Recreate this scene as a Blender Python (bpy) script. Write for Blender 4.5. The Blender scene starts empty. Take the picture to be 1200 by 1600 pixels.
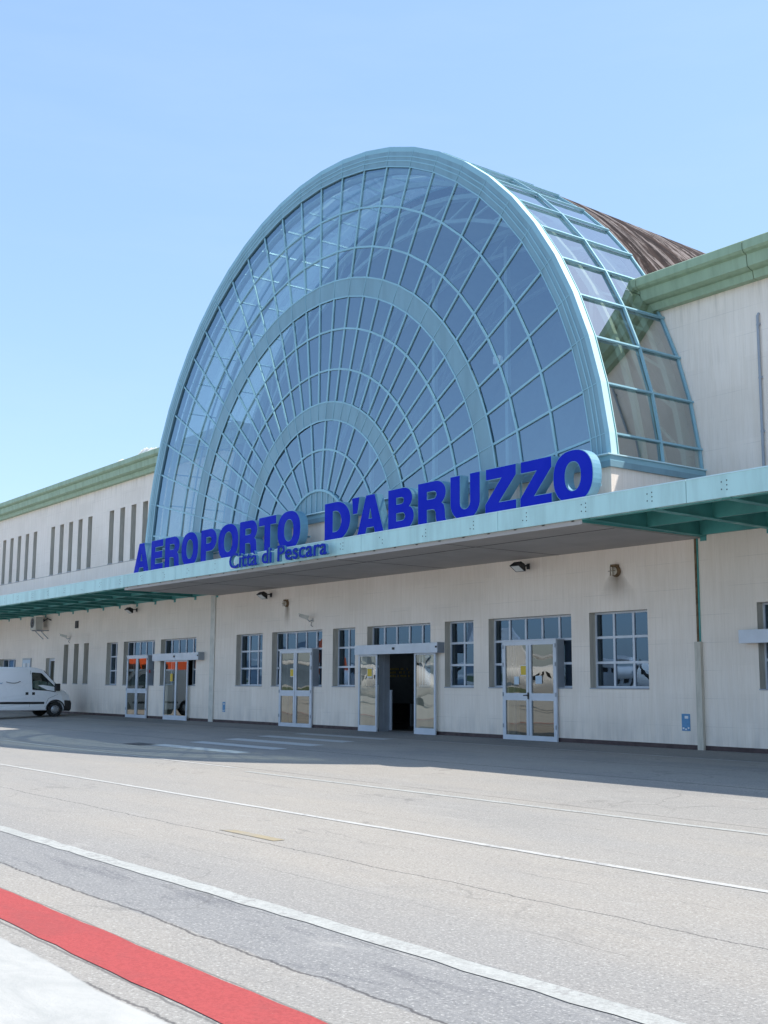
import bpy, math, random
from mathutils import Vector, Matrix
random.seed(7)
S = 0.82                      # drawing unit -> metres
R = math.radians
scene = bpy.context.scene
COL = scene.collection
LOC = {}

# ------------------------------------------------------------------ materials
class NT:
    def __init__(s, name):
        s.m = bpy.data.materials.new(name); s.m.use_nodes = True
        s.t = s.m.node_tree; s.t.nodes.clear()
        s.out = s.t.nodes.new('ShaderNodeOutputMaterial')
    def n(s, typ, **kw):
        o = s.t.nodes.new(typ)
        for k, v in kw.items(): setattr(o, k, v)
        return o
    def put(s, sock, v):
        if hasattr(v, 'is_output') or isinstance(v, bpy.types.NodeSocket): s.t.links.new(v, sock)
        else:
            try: sock.default_value = v
            except Exception: sock.default_value = (*v, 1.0)
    def math(s, op, a, b=0.0, c=0.0, clamp=False):
        o = s.n('ShaderNodeMath', operation=op, use_clamp=clamp)
        s.put(o.inputs[0], a); s.put(o.inputs[1], b); s.put(o.inputs[2], c)
        return o.outputs[0]
    def mix(s, f, a, b, blend='MIX'):
        o = s.n('ShaderNodeMix', data_type='RGBA', blend_type=blend)
        s.put(o.inputs[0], f); s.put(o.inputs[6], a); s.put(o.inputs[7], b)
        return o.outputs[2]
    def pos(s):
        g = s.n('ShaderNodeNewGeometry'); x = s.n('ShaderNodeSeparateXYZ'); s.t.links.new(g.outputs['Position'], x.inputs[0])
        return g.outputs['Position'], x.outputs[0], x.outputs[1], x.outputs[2]
    def scaled(s, v, sc):
        o = s.n('ShaderNodeMapping'); s.put(o.inputs['Vector'], v); o.inputs['Scale'].default_value = sc
        return o.outputs[0]
    def noise(s, v, scale, detail=3.0, rough=.5, dist=0.0):
        o = s.n('ShaderNodeTexNoise'); s.put(o.inputs['Vector'], v)
        o.inputs['Scale'].default_value = scale; o.inputs['Detail'].default_value = detail
        o.inputs['Roughness'].default_value = rough; o.inputs['Distortion'].default_value = dist
        return o.outputs[0]
    def ramp(s, f, lo, hi, a=0.0, b=1.0, smooth=True):
        o = s.n('ShaderNodeMapRange', interpolation_type='SMOOTHSTEP' if smooth else 'LINEAR')
        s.put(o.inputs[0], f); o.inputs[1].default_value = lo; o.inputs[2].default_value = hi
        o.inputs[3].default_value = a; o.inputs[4].default_value = b
        return o.outputs[0]
    def bump(s, h, strength=.3, dist=.01):
        o = s.n('ShaderNodeBump'); s.put(o.inputs['Height'], h)
        o.inputs['Strength'].default_value = strength; o.inputs['Distance'].default_value = dist
        return o.outputs[0]
    def princ(s, color, rough=.6, metal=0.0, normal=None, spec=.5, **kw):
        o = s.n('ShaderNodeBsdfPrincipled')
        s.put(o.inputs['Base Color'], color); s.put(o.inputs['Roughness'], rough)
        o.inputs['Metallic'].default_value = metal; o.inputs['Specular IOR Level'].default_value = spec
        if normal is not None: s.t.links.new(normal, o.inputs['Normal'])
        for k, v in kw.items(): s.put(o.inputs[k], v)
        s.t.links.new(o.outputs[0], s.out.inputs[0]); return o

def paint(name, c, rough=.45, var=.12, scale=1.5, metal=0.0, streak=False, spec=.5):
    t = NT(name); p, x, y, z = t.pos()
    v = t.scaled(p, (3, 3, .4)) if streak else p
    f = t.noise(v, scale, 5, .6)
    f2 = t.ramp(f, .35, .7)
    dark = tuple(k * (1 - var) for k in c)
    t.princ(t.mix(f2, c, dark), t.ramp(f, .3, .7, rough * .85, min(1, rough * 1.2)), metal, spec=spec)
    return t.m

def travertine():
    t = NT('travertine'); p, x, y, z = t.pos()
    comb = t.n('ShaderNodeCombineXYZ'); t.put(comb.inputs[0], t.math('ADD', x, t.math('MULTIPLY', y, 1.37))); t.put(comb.inputs[1], z)
    b = t.n('ShaderNodeTexBrick', offset=0.5, offset_frequency=2); t.put(b.inputs['Vector'], comb.outputs[0])
    b.inputs['Scale'].default_value = 1.0; b.inputs['Mortar Size'].default_value = .004
    b.inputs['Brick Width'].default_value = .885; b.inputs['Row Height'].default_value = .59
    b.inputs['Color1'].default_value = (0, 0, 0, 1); b.inputs['Color2'].default_value = (1, 1, 1, 1); b.inputs['Mortar'].default_value = (.5, .5, .5, 1)
    st = t.noise(t.scaled(p, (9, 9, .55)), 1.0, 6, .65, .3)
    st2 = t.noise(t.scaled(p, (38, 38, 1.6)), 1.0, 3, .6)
    big = t.noise(t.scaled(p, (.35, .35, .5)), 1.0, 3, .5)
    c = t.mix(t.ramp(st, .3, .72), WALL_A, WALL_B)
    c = t.mix(t.math('MULTIPLY', t.ramp(st2, .48, .68), .14), c, (.50, .43, .36, 1))
    c = t.mix(t.math('MULTIPLY', t.ramp(big, .4, .7), .22), c, (.62, .53, .43, 1))
    fz = t.math('ABSOLUTE', t.math('SUBTRACT', t.math('FRACT', t.math('DIVIDE', t.math('ADD', z, .1), .59)), .5))
    jz = t.math('MULTIPLY', t.ramp(fz, .490, .4965), t.ramp(t.noise(t.scaled(p, (.9, .9, 2)), 1, 3), .42, .6))
    sep = t.n('ShaderNodeSeparateColor'); t.put(sep.inputs[0], b.outputs['Color'])
    c = t.mix(t.math('MULTIPLY', sep.outputs[0], .12), c, (.52, .46, .39, 1))
    c = t.mix(t.math('MULTIPLY', jz, .30), c, (.27, .24, .21, 1))
    # long joint below the slit windows
    j = t.math('SUBTRACT', 1.0, t.ramp(t.math('ABSOLUTE', t.math('SUBTRACT', z, 7.8 * S)), .008, .022))
    c = t.mix(t.math('MULTIPLY', t.math('MULTIPLY', j, t.ramp(x, -38.2, -38.0, 1, 0)), .6), c, (.2, .18, .16, 1))
    # rain-splash soiling close to the ground, run-off under the cornice
    low = t.math('MULTIPLY', t.ramp(z, .9, .1), t.ramp(t.noise(t.scaled(p, (3, 3, 1)), 1, 4), .35, .7))
    c = t.mix(t.math('MULTIPLY', low, .30), c, (.33, .31, .30, 1))
    top = t.math('MULTIPLY', t.ramp(z, 8.9, 9.9), t.ramp(st, .5, .7))
    c = t.mix(t.math('MULTIPLY', top, .25), c, (.36, .33, .29, 1))
    # rust run-off below the two old round lamps
    for X0, Z0, wd, ln in ((-22.9, 4.85, .40, .95), (-40.5, 4.85, .10, 1.0)):
        X0 *= S; Z0 *= S
        dz = t.math('SUBTRACT', Z0 + .12, z)
        wob = t.math('MULTIPLY', t.math('SUBTRACT', t.noise(p, 3.0, 4), .5), .25)
        dx = t.math('ABSOLUTE', t.math('ADD', t.math('SUBTRACT', x, X0), wob))
        wid = t.math('ADD', t.math('MULTIPLY', dz, wd * 1.7), .10)
        m = t.math('SUBTRACT', 1.0, t.math('DIVIDE', dx, wid), clamp=True)
        m = t.math('MULTIPLY', t.math('POWER', m, .7), t.math('MULTIPLY', t.ramp(dz, 0, .12), t.ramp(dz, .05, ln, 1, 0)))
        m = t.math('MULTIPLY', m, t.math('SUBTRACT', 1.0, t.ramp(t.math('ABSOLUTE', y), .3, .5)))
        c = t.mix(t.math('MULTIPLY', m, .95, clamp=True), c, (.16, .11, .07, 1))
    h = t.math('SUBTRACT', t.math('MULTIPLY', st2, .5), jz)
    t.princ(c, .72, 0, t.bump(h, .25, .006), spec=.3)
    return t.m
WALL_A = (.93, .83, .735, 1); WALL_B = (.86, .755, .65, 1)

def asphalt():
    t = NT('apron_surface'); p, x, y, z = t.pos()
    sp = t.noise(p, 48, 4, .8); sp2 = t.noise(p, 16, 4, .75)
    big = t.noise(t.scaled(p, (.10, .35, 1)), 1.0, 5, .6); mid = t.noise(t.scaled(p, (.5, 1.4, 1)), 1.0, 5, .65, .6)
    c = t.mix(t.ramp(big, .3, .7), ASP_A, ASP_B)
    c = t.mix(t.math('MULTIPLY', t.ramp(mid, .45, .75), .35), c, ASP_C)
    # smoother bluish-grey asphalt lane between the wide white line and the gravelly shoulder
    ed = t.math('MULTIPLY', t.math('SUBTRACT', t.noise(t.scaled(p, (1.2, 1.2, 1)), 1.0, 4), .5), .16)
    yy = t.math('ADD', y, ed)
    lane = t.math('MULTIPLY', t.ramp(yy, -19.25 * S + .03, -19.25 * S - .03), t.ramp(yy, -20.42 * S - .02, -20.42 * S + .02))
    soft = t.math('MULTIPLY', t.ramp(yy, -17.4 * S, -19.2 * S), t.ramp(yy, -20.45 * S, -20.4 * S))
    c = t.mix(t.math('MULTIPLY', soft, .35), c, LANE)
    c = t.mix(t.math('MULTIPLY', lane, .85), c, LANE)
    rub = t.noise(t.scaled(p, (.6, 2.5, 1)), 1.0, 6, .7, 1.2)
    c = t.mix(t.math('MULTIPLY', t.math('MULTIPLY', lane, t.ramp(rub, .52, .68)), .5), c, (.115, .115, .125, 1))
    # dark band of newer asphalt along the wall
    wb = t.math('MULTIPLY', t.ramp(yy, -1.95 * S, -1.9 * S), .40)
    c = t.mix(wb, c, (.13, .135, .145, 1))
    shade = t.math('MULTIPLY', t.ramp(t.noise(t.scaled(p, (.25, .9, 1)), 1.0, 5, .6), .45, .7), t.ramp(y, -8.5 * S, -6.5 * S))  # canopy shade painted into the asphalt colour as blotchy darkening
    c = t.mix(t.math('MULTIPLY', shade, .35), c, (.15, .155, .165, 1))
    # concrete slab in the near corner
    ce = t.ramp(yy, -21.78 * S + .015, -21.78 * S - .015)
    # speckle
    c = t.mix(t.math('MULTIPLY', t.ramp(sp, .53, .68), .60), c, (.62, .60, .55, 1))
    c = t.mix(t.math('MULTIPLY', t.ramp(sp, .46, .32), .65), c, (.09, .09, .09, 1))
    c = t.mix(t.math('MULTIPLY', t.ramp(sp2, .55, .75), .22), c, (.16, .15, .14, 1))
    # cracks and seams that run along the building
    vx = t.n('ShaderNodeCombineXYZ'); t.put(vx.inputs[0], x)
    for i, (y0, amp, w, k, lo) in enumerate(((-17.1, .18, .010, .75, .30), (-18.15, .10, .006, .5, .48), (-16.0, .22, .007, .4, .5), (-12.4, .25, .007, .45, .5),
                                  (-10.35, .05, .020, .6, .38), (-20.42, .16, .012, .8, .38), (-19.52, .05, .008, .4, .52), (-6.3, .15, .018, .8, .35), (-3.9, .3, .012, .6, .45), (-21.76, .15, .011, .7, .35), (-20.98, .05, .010, .5, .35), (-21.55, .07, .012, .55, .3), (-13.9, .35, .007, .4, .52))):
        sh = t.n('ShaderNodeVectorMath', operation='ADD'); t.put(sh.inputs[0], vx.outputs[0]); sh.inputs[1].default_value = (i * 7.3, i * 3.1, 0)
        n1 = t.noise(sh.outputs[0], .6, 10, .74)
        d = t.math('ABSOLUTE', t.math('SUBTRACT', y, t.math('ADD', y0 * S, t.math('MULTIPLY', t.math('SUBTRACT', n1, .5), amp * 2))))
        l = t.ramp(d, w * 1.5, w * .4)
        gate = t.ramp(t.noise(sh.outputs[0], .8, 4), lo - .06, lo + .08)
        c = t.mix(t.math('MULTIPLY', t.math('MULTIPLY', l, gate), k), c, (.075, .07, .07, 1))
    blot = t.math('MULTIPLY', t.ramp(t.noise(t.scaled(p, (1.1, 1.9, 1)), 1.0, 6, .72, .8), .60, .72), t.ramp(t.noise(p, .22, 2), .42, .6))
    c = t.mix(t.math('MULTIPLY', blot, .42), c, (.13, .125, .12, 1))
    pale = t.math('MULTIPLY', t.ramp(t.noise(t.scaled(p, (.8, 2.6, 1)), 1.3, 6, .7, .5), .58, .74), .35)
    c = t.mix(pale, c, (.44, .42, .385, 1))
    # cross cracks
    vo = t.n('ShaderNodeTexVoronoi', feature='DISTANCE_TO_EDGE')
    wv = t.n('ShaderNodeVectorMath', operation='ADD'); t.put(wv.inputs[0], t.scaled(p, (.13, .2, .1)))
    nn = t.n('ShaderNodeTexNoise'); t.put(nn.inputs['Vector'], p); nn.inputs['Scale'].default_value = .8; nn.inputs['Detail'].default_value = 5
    sc = t.n('ShaderNodeVectorMath', operation='SCALE'); t.put(sc.inputs[0], nn.outputs[1]); sc.inputs[3].default_value = .25
    t.put(wv.inputs[1], sc.outputs[0]); t.put(vo.inputs['Vector'], wv.outputs[0]); vo.inputs['Scale'].default_value = 1
    cr = t.math('MULTIPLY', t.ramp(vo.outputs[0], .005, .0015), t.ramp(t.noise(p, .35, 2), .48, .62))
    c = t.mix(t.math('MULTIPLY', cr, .25), c, (.10, .095, .09, 1))
    conc = t.mix(t.ramp(t.noise(t.scaled(p, (1.2, 2.5, 1)), 1, 6, .7, .5), .35, .75), (.46, .45, .42, 1), (.36, .36, .34, 1))
    conc = t.mix(t.math('MULTIPLY', t.ramp(t.noise(p, 9, 5, .7), .62, .75), .4), conc, (.36, .36, .35, 1))
    c = t.mix(ce, c, conc)
    h = t.math('ADD', t.math('MULTIPLY', sp, .6), t.math('MULTIPLY', sp2, .6))
    hs = t.mix(ce, (.0, .0, .0, 1), (0, 0, 0, 1))
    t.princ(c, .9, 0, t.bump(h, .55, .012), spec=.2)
    return t.m
ASP_A = (.335, .305, .265, 1); ASP_B = (.295, .28, .258, 1); ASP_C = (.24, .23, .215, 1); LANE = (.235, .232, .228, 1)

def marking(name, col, wear=.5, under=(.28, .27, .255, 1), wscale=14):
    t = NT(name); p, x, y, z = t.pos()
    f = t.ramp(t.noise(p, wscale, 6, .75), .68 - wear * .32, .80 - wear * .32)
    g = t.ramp(t.noise(p, 1.1, 3, .6), .40, .66)
    f = t.math('MULTIPLY', f, t.math('ADD', .35, t.math('MULTIPLY', g, .65)))
    sp = t.noise(p, 48, 4, .8)
    c = t.mix(t.math('MULTIPLY', t.ramp(sp, .42, .62), .45), col, tuple(k * .55 for k in col[:3]) + (1,))
    c = t.mix(t.math('MULTIPLY', t.ramp(t.noise(t.scaled(p, (1.5, 3, 1)), 1.0, 6, .7, .6), .45, .7), .35), c, tuple(k * .55 + .03 for k in col[:3]) + (1,))
    c = t.mix(f, c, under)
    t.princ(c, .85, 0, t.bump(sp, .4, .01), spec=.2)
    return t.m

def glass(name, tint, refl, ior=1.9, wave=0.0, power=4.2, wscale=1.2, rough=.0, trans=1.0, body=(.03, .04, .05)):
    t = NT(name); p, x, y, z = t.pos()
    ge = t.n('ShaderNodeNewGeometry'); dt = t.n('ShaderNodeVectorMath', operation='DOT_PRODUCT')
    t.t.links.new(ge.outputs['Normal'], dt.inputs[0]); t.t.links.new(ge.outputs['Incoming'], dt.inputs[1])
    ca = t.math('ABSOLUTE', dt.outputs['Value']); f0 = ((ior - 1) / (ior + 1)) ** 2 * 1.7
    fac = t.math('ADD', f0, t.math('MULTIPLY', 1 - f0, t.math('POWER', t.math('SUBTRACT', 1.0, ca), power)))
    gl = t.n('ShaderNodeBsdfGlossy'); t.put(gl.inputs[0], (*refl, 1)); gl.inputs['Roughness'].default_value = rough
    tr = t.n('ShaderNodeBsdfTransparent'); t.put(tr.inputs[0], (*tint, 1))
    base = tr.outputs[0]
    if trans < 1:
        df = t.n('ShaderNodeBsdfDiffuse'); t.put(df.inputs[0], (*body, 1))
        mx = t.n('ShaderNodeMixShader'); mx.inputs[0].default_value = trans
        t.t.links.new(df.outputs[0], mx.inputs[1]); t.t.links.new(tr.outputs[0], mx.inputs[2]); base = mx.outputs[0]
    ms = t.n('ShaderNodeMixShader'); t.t.links.new(fac, ms.inputs[0])
    t.t.links.new(base, ms.inputs[1]); t.t.links.new(gl.outputs[0], ms.inputs[2])
    if wave:
        v = t.n('ShaderNodeCombineXYZ'); t.put(v.inputs[0], t.math('MULTIPLY', x, 1.0)); t.put(v.inputs[1], t.math('MULTIPLY', y, 1.0)); t.put(v.inputs[2], z)
        b = t.bump(t.noise(v.outputs[0], wscale, 1.5, .4), 1.0, wave)
        t.t.links.new(b, gl.inputs['Normal'])
    t.t.links.new(ms.outputs[0], t.out.inputs[0]); return t.m

def brownroof():
    t = NT('weathered_roof_sheet'); p, x, y, z = t.pos()
    a = t.noise(t.scaled(p, (.35, 1.6, .35)), 1.0, 7, .7, 1.2)
    b = t.noise(t.scaled(p, (.30, 1.5, .22)), 1.0, 8, .74, 1.6)
    c = t.mix(t.ramp(a, .4, .62), (.020, .015, .014, 1), (.055, .038, .032, 1))
    c = t.mix(t.math('MULTIPLY', t.ramp(b, .51, .57), .8), c, (.24, .205, .19, 1))
    c = t.mix(t.math('MULTIPLY', t.ramp(t.noise(p, 6, 5, .7), .5, .7), .5), c, (.05, .038, .035, 1))
    t.princ(c, .85, 0, t.bump(b, .5, .03), spec=.05)
    return t.m

M = dict(
    wall=travertine(), apron=asphalt(),
    plinth=paint('dark_red_skirting', (.075, .045, .045), .6, .3, 4),
    cornice=paint('green_cornice_paint', (.31, .42, .28), .5, .16, 2, streak=True),
    reveal=paint('window_reveal_stone', (.62, .57, .48), .75, .2, 4, streak=True),
    teal=paint('pale_turquoise_paint', (.46, .69, .67), .42, .16, 1.2, streak=True),
    tealdk=paint('green_turquoise_steel', (.085, .36, .34), .5, .25, 1.5),
    fan=paint('blue_grey_aluminium', (.27, .48, .56), .38, .10, 1.0, metal=.15),
    fanband=paint('blue_grey_panel', (.195, .335, .40), .4, .14, .8, metal=.1, streak=True),
    strip=paint('pale_turquoise_trim', (.56, .76, .80), .35, .08, 1.0),
    deck=paint('grey_metal_deck', (.33, .31, .28), .6, .2, 3),
    soffit=paint('grey_soffit_board', (.42, .385, .36), .8, .08, 1.0),
    alu=paint('white_aluminium', (.60, .64, .70), .35, .08, 3),
    alugrey=paint('grey_aluminium', (.33, .36, .40), .4, .1, 3),
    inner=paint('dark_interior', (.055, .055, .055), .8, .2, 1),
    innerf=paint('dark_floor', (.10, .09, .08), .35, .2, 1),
    hall=paint('hall_interior', (.42, .46, .45), .8, .2, .6),
    rib=paint('hall_steelwork', (.55, .68, .66), .5, .15, 1),
    black=paint('black_plastic', (.02, .02, .02), .45, .2, 6),
    blue=paint('royal_blue_acrylic', (.006, .020, .44), .6, .04, 2, spec=.1),
    letterside=paint('light_blue_letter_side', (.17, .37, .50), .45, .15, 3),
    smallside=paint('blue_grey_letter_side', (.15, .36, .50), .5, .15, 3),
    blue2=paint('mid_blue_acrylic', (.008, .028, .36), .6, .06, 2, spec=.1),
    white=paint('white_vehicle_paint', (.90, .90, .90), .25, .05, 1.0),
    orange=paint('orange_red_vehicle_paint', (.80, .12, .03), .3, .05, 1.0),
    tyre=paint('rubber', (.022, .022, .022), .8, .3, 8),
    rim=paint('steel_rim', (.42, .43, .44), .4, .2, 8, metal=.6),
    acw=paint('cream_enamel', (.62, .60, .54), .45, .15, 4),
    rust=paint('rusty_metal', (.20, .13, .07), .85, .5, 14),
    yellow=paint('yellow_paper', (.75, .52, .06), .7, .15, 30),
    amber=paint('amber_characters', (.28, .19, .03), .7, .3, 30),
    paper=paint('pale_blue_paper', (.55, .66, .75), .7, .1, 9),
    notice=paint('blue_notice', (.10, .28, .50), .5, .15, 20),
    whitep=paint('white_paper', (.75, .75, .75), .7, .05, 9),
    iron=paint('cast_iron', (.07, .07, .07), .7, .3, 20),
    brown=brownroof(),
    roofflat=paint('flat_roof_felt', (.22, .21, .20), .9, .2, 1),
    light=paint('clear_lens', (.75, .75, .72), .2, .1, 5),
    glfan=glass('tinted_gable_glass', (.56, .66, .70), (.56, .72, .88), 2.6),
    glside=glass('tinted_vault_glass', (.66, .70, .62), (1.0, 1.0, 1.0), 2.15, power=1.9),
    glwin=glass('window_glass', (.45, .52, .55), (.36, .54, .78), 2.0, .003, wscale=.9),
    gldoor=glass('wavy_door_glass', (.55, .58, .55), (.90, .88, .80), 1.95, .004, wscale=1.1),
    glcar=glass('vehicle_glass', (.25, .32, .28), (.8, .9, .9), 1.6),
    w1=marking('white_line_paint', (.45, .45, .42, 1), .6),
    w0=marking('worn_white_line_paint', (.52, .51, .48, 1), .55),
    wz=marking('worn_crossing_paint', (.55, .56, .55, 1), .3),
    red=marking('red_line_paint', (.41, .08, .076, 1), .2, (.45, .2, .17, 1), 30),
    yel=marking('faded_yellow_paint', (.42, .33, .18, 1), 1.15),
    hill=paint('distant_hills', (.12, .17, .22), .95, .4, .02),  # bluish haze of distance is painted into this colour
    grass=paint('grass_verge', (.10, .13, .05), .95, .4, .3),
)

# ------------------------------------------------------------------ mesh helper
class MB:
    def __init__(s): s.v = []; s.f = []; s.mi = []; s.ml = []; s.sm = []
    def _m(s, m):
        if m not in s.ml: s.ml.append(m)
        return s.ml.index(m)
    def face(s, pts, m, smooth=False):
        i = len(s.v); s.v += [Vector(p) for p in pts]; s.f.append(tuple(range(i, i + len(pts)))); s.mi.append(s._m(m)); s.sm.append(smooth)
        return s
    def mesh(s, vs, fs, m, smooth=False):
        i = len(s.v); s.v += [Vector(p) for p in vs]
        for f in fs: s.f.append(tuple(i + k for k in f)); s.mi.append(s._m(m)); s.sm.append(smooth)
        return s
    def box(s, x0, x1, y0, y1, z0, z1, m):
        vs = [(x, y, z) for z in (z0, z1) for y in (y0, y1) for x in (x0, x1)]
        return s.mesh(vs, [(0, 2, 3, 1), (4, 5, 7, 6), (0, 1, 5, 4), (2, 6, 7, 3), (0, 4, 6, 2), (1, 3, 7, 5)], m)
    def bar(s, a, b, w, h, m, up=(0, -1, 0)):
        """rectangular bar from a to b: w across, h along up (centred)"""
        a = Vector(a); b = Vector(b); d = (b - a).normalized(); u = Vector(up); u = (u - d * u.dot(d)).normalized(); r = d.cross(u)
        vs = [p + r * (sx * w / 2) + u * (sy * h / 2) for p in (a, b) for sx, sy in ((-1, -1), (1, -1), (1, 1), (-1, 1))]
        return s.mesh(vs, [(0, 3, 2, 1), (4, 5, 6, 7), (0, 1, 5, 4), (1, 2, 6, 5), (2, 3, 7, 6), (3, 0, 4, 7)], m)
    def tube(s, pts, r, m, seg=8, caps=True):
        pts = [Vector(p) for p in pts]; rs = r if isinstance(r, (list, tuple)) else [r] * len(pts)
        vs = []; fs = []; pu = None
        for i, p in enumerate(pts):
            d = (pts[min(i + 1, len(pts) - 1)] - pts[max(i - 1, 0)]).normalized()
            u = pu or Vector((0, 0, 1) if abs(d.z) < .9 else (1, 0, 0)); u = (u - d * u.dot(d)).normalized(); pu = u; q = d.cross(u)
            for k in range(seg):
                a = 2 * math.pi * k / seg; vs.append(p + (u * math.cos(a) + q * math.sin(a)) * rs[i])
        for i in range(len(pts) - 1):
            for k in range(seg):
                a = i * seg + k; b = i * seg + (k + 1) % seg; fs.append((a, b, b + seg, a + seg))
        s.mesh(vs, fs, m, True)
        if caps:
            s.face(vs[:seg][::-1], m); s.face(vs[-seg:], m)
        return s
    def extrude(s, prof, x0, x1, m, axis='x'):
        """closed profile of (a,b) pairs swept between two stations; axis x: (y,z); y: (x,z)"""
        P = (lambda t, a, b: (t, a, b)) if axis == 'x' else (lambda t, a, b: (a, t, b))
        n = len(prof); vs = [P(x0, *q) for q in prof] + [P(x1, *q) for q in prof]
        fs = [(i, (i + 1) % n, (i + 1) % n + n, i + n) for i in range(n)] + [tuple(range(n))[::-1], tuple(range(n, 2 * n))]
        return s.mesh(vs, fs, m)
    def build(s, name, parent=None, loc=None, **tags):
        me = bpy.data.meshes.new(name); L = LOC[parent.name] if parent else Vector(loc or (0, 0, 0))
        me.from_pydata([(v - L) * S for v in s.v], [], s.f)
        for m in s.ml: me.materials.append(m)
        me.polygons.foreach_set('material_index', s.mi); me.polygons.foreach_set('use_smooth', s.sm)
        me.validate(); me.update()
        import bmesh
        b = bmesh.new(); b.from_mesh(me); bmesh.ops.recalc_face_normals(b, faces=b.faces); b.to_mesh(me); b.free()
        o = bpy.data.objects.new(name, me); COL.objects.link(o)
        if parent: o.parent = parent
        else: o.location = L * S
        LOC[o.name] = L
        for k, v in tags.items(): o[k] = v
        return o

def thing(name, label, cat, loc, rz=0, group=None):
    o = bpy.data.objects.new(name, None); COL.objects.link(o); o.location = Vector(loc) * S; o.rotation_euler = (0, 0, rz)
    LOC[o.name] = Vector(loc) if rz == 0 else Vector((0, 0, 0))
    o['label'] = label; o['category'] = cat
    if group: o['group'] = group
    o.empty_display_size = .3
    return o

def copy_tree(o, parent=None):
    c = o.copy(); COL.objects.link(c); c.parent = parent
    for ch in list(o.children): copy_tree(ch, c)
    return c

def bevel(o, w=.02, seg=2, ang=40):
    m = o.modifiers.new('bevel', 'BEVEL'); m.width = w; m.segments = seg; m.limit_method = 'ANGLE'; m.angle_limit = R(ang)
    return o

def gz(y): return max(-.4, .04 * min(y, 0))

# ------------------------------------------------------------------ ground
g = MB()
xs = [-1500, -200, -60, -20, 20, 200, 1500]
ys = [400, 0, -10, -60, -1500]
for i in range(len(xs) - 1):
    for j in range(len(ys) - 1):
        a, b, c, d = xs[i], xs[i + 1], ys[j], ys[j + 1]
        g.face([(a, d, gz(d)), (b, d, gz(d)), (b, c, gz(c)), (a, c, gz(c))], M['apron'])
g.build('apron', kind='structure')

def strip(mb, x0, x1, y0, y1, m, lift=.006, n=1):
    for k in range(n):
        a = x0 + (x1 - x0) * k / n; b = x0 + (x1 - x0) * (k + 1) / n
        mb.face([(a, y0, gz(y0) + lift), (b, y0, gz(y0) + lift), (b, y1, gz(y1) + lift), (a, y1, gz(y1) + lift)], m)

def wobbly(name, x0, x1, y0, y1, m, amp=.012, step=.35):
    mb = MB(); x = x0; lo = []; hi = []
    while x <= x1: lo.append((x, y0 + random.uniform(-amp, amp))); hi.append((x, y1 + random.uniform(-amp, amp))); x += step
    for i in range(len(lo) - 1):
        q = [lo[i], lo[i + 1], hi[i + 1], hi[i]]
        mb.face([(a, b, gz(b) + .006) for a, b in q], m)
    mb.build(name, kind='structure')
wobbly('thin_white_line', -90, 30, -14.95, -14.83, M['w0'])
wobbly('lane_white_line', -24.5, 30, -11.05, -10.90, M['w1'])
wobbly('worn_white_line', -60, -25.5, -10.62, -10.50, M['w0'])
wobbly('wide_white_line', -90, 30, -19.47, -19.25, M['w1'], .02)
wobbly('red_line', -90, 30, -21.52, -21.00, M['red'], .014)
wobbly('wall_edge_line', -80, 20, -2.02, -1.96, M['w0'])
mb = MB()
for x0, x1, y0, y1 in ((-35.9, -30.6, -2.5, -2.1), (-36, -30.8, -3.95, -3.45), (-35.7, -30.4, -5.4, -4.85), (-35.5, -30.2, -6.8, -6.3), (-35.4, -29.9, -8.2, -7.7)):
    strip(mb, x0, x1, y0, y1, M['wz'], n=3)
mb.build('crossing_stripes', kind='structure')
mb = MB(); strip(mb, -14.95, -13.5, -16.92, -16.74, M['yel']); mb.build('yellow_mark', kind='structure')
mb = MB(); strip(mb, -54, -52.45, -7.4, -7.2, M['w1']); mb.build('bay_mark', kind='structure')

def manhole(x, y, lab, rz, sx=.62, sy=.5):
    t = thing('manhole_cover', lab, 'manhole cover', (x, y, gz(y)), rz, 'manhole covers in the shaded apron')
    tl = .04
    f = MB()
    for a0, a1, b0, b1 in ((-sx, sx, -sy, -sy + .12), (-sx, sx, sy - .12, sy), (-sx, -sx + .12, -sy + .12, sy - .12), (sx - .12, sx, -sy + .12, sy - .12)):
        f.box(a0, a1, b0, b1, .0, .022, M['iron'])
    f.build('frame', t)
    c = MB(); c.box(-sx + .13, sx - .13, -sy + .13, sy - .13, .0, .014, M['deck'])
    c.box(-sx + .25, -sx + .33, -.04, .04, .014, .02, M['iron']); c.box(sx - .33, sx - .25, -.04, .04, .014, .02, M['iron'])
    c.box(-.02, .02, -sy + .1, sy - .1, .014, .018, M['iron'])
    c.build('lid', t)
    t.rotation_euler[0] = math.atan(.04)
    return t
manhole(-28.3, -4.3, 'square manhole cover in the shaded asphalt in front of the open sliding doors', .0)
manhole(-20.4, -4.0, 'square manhole cover in the shaded asphalt right of the white double doors', .0)
mb = MB(); strip(mb, -36.9, -35.6, -8.5, -7.9, M['iron'], .008); mb.build('asphalt_patch', loc=(-36.3, -8.2, gz(-8.2)), label='small black asphalt repair patch beside the worn white crossing stripes', category='asphalt patch')

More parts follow.
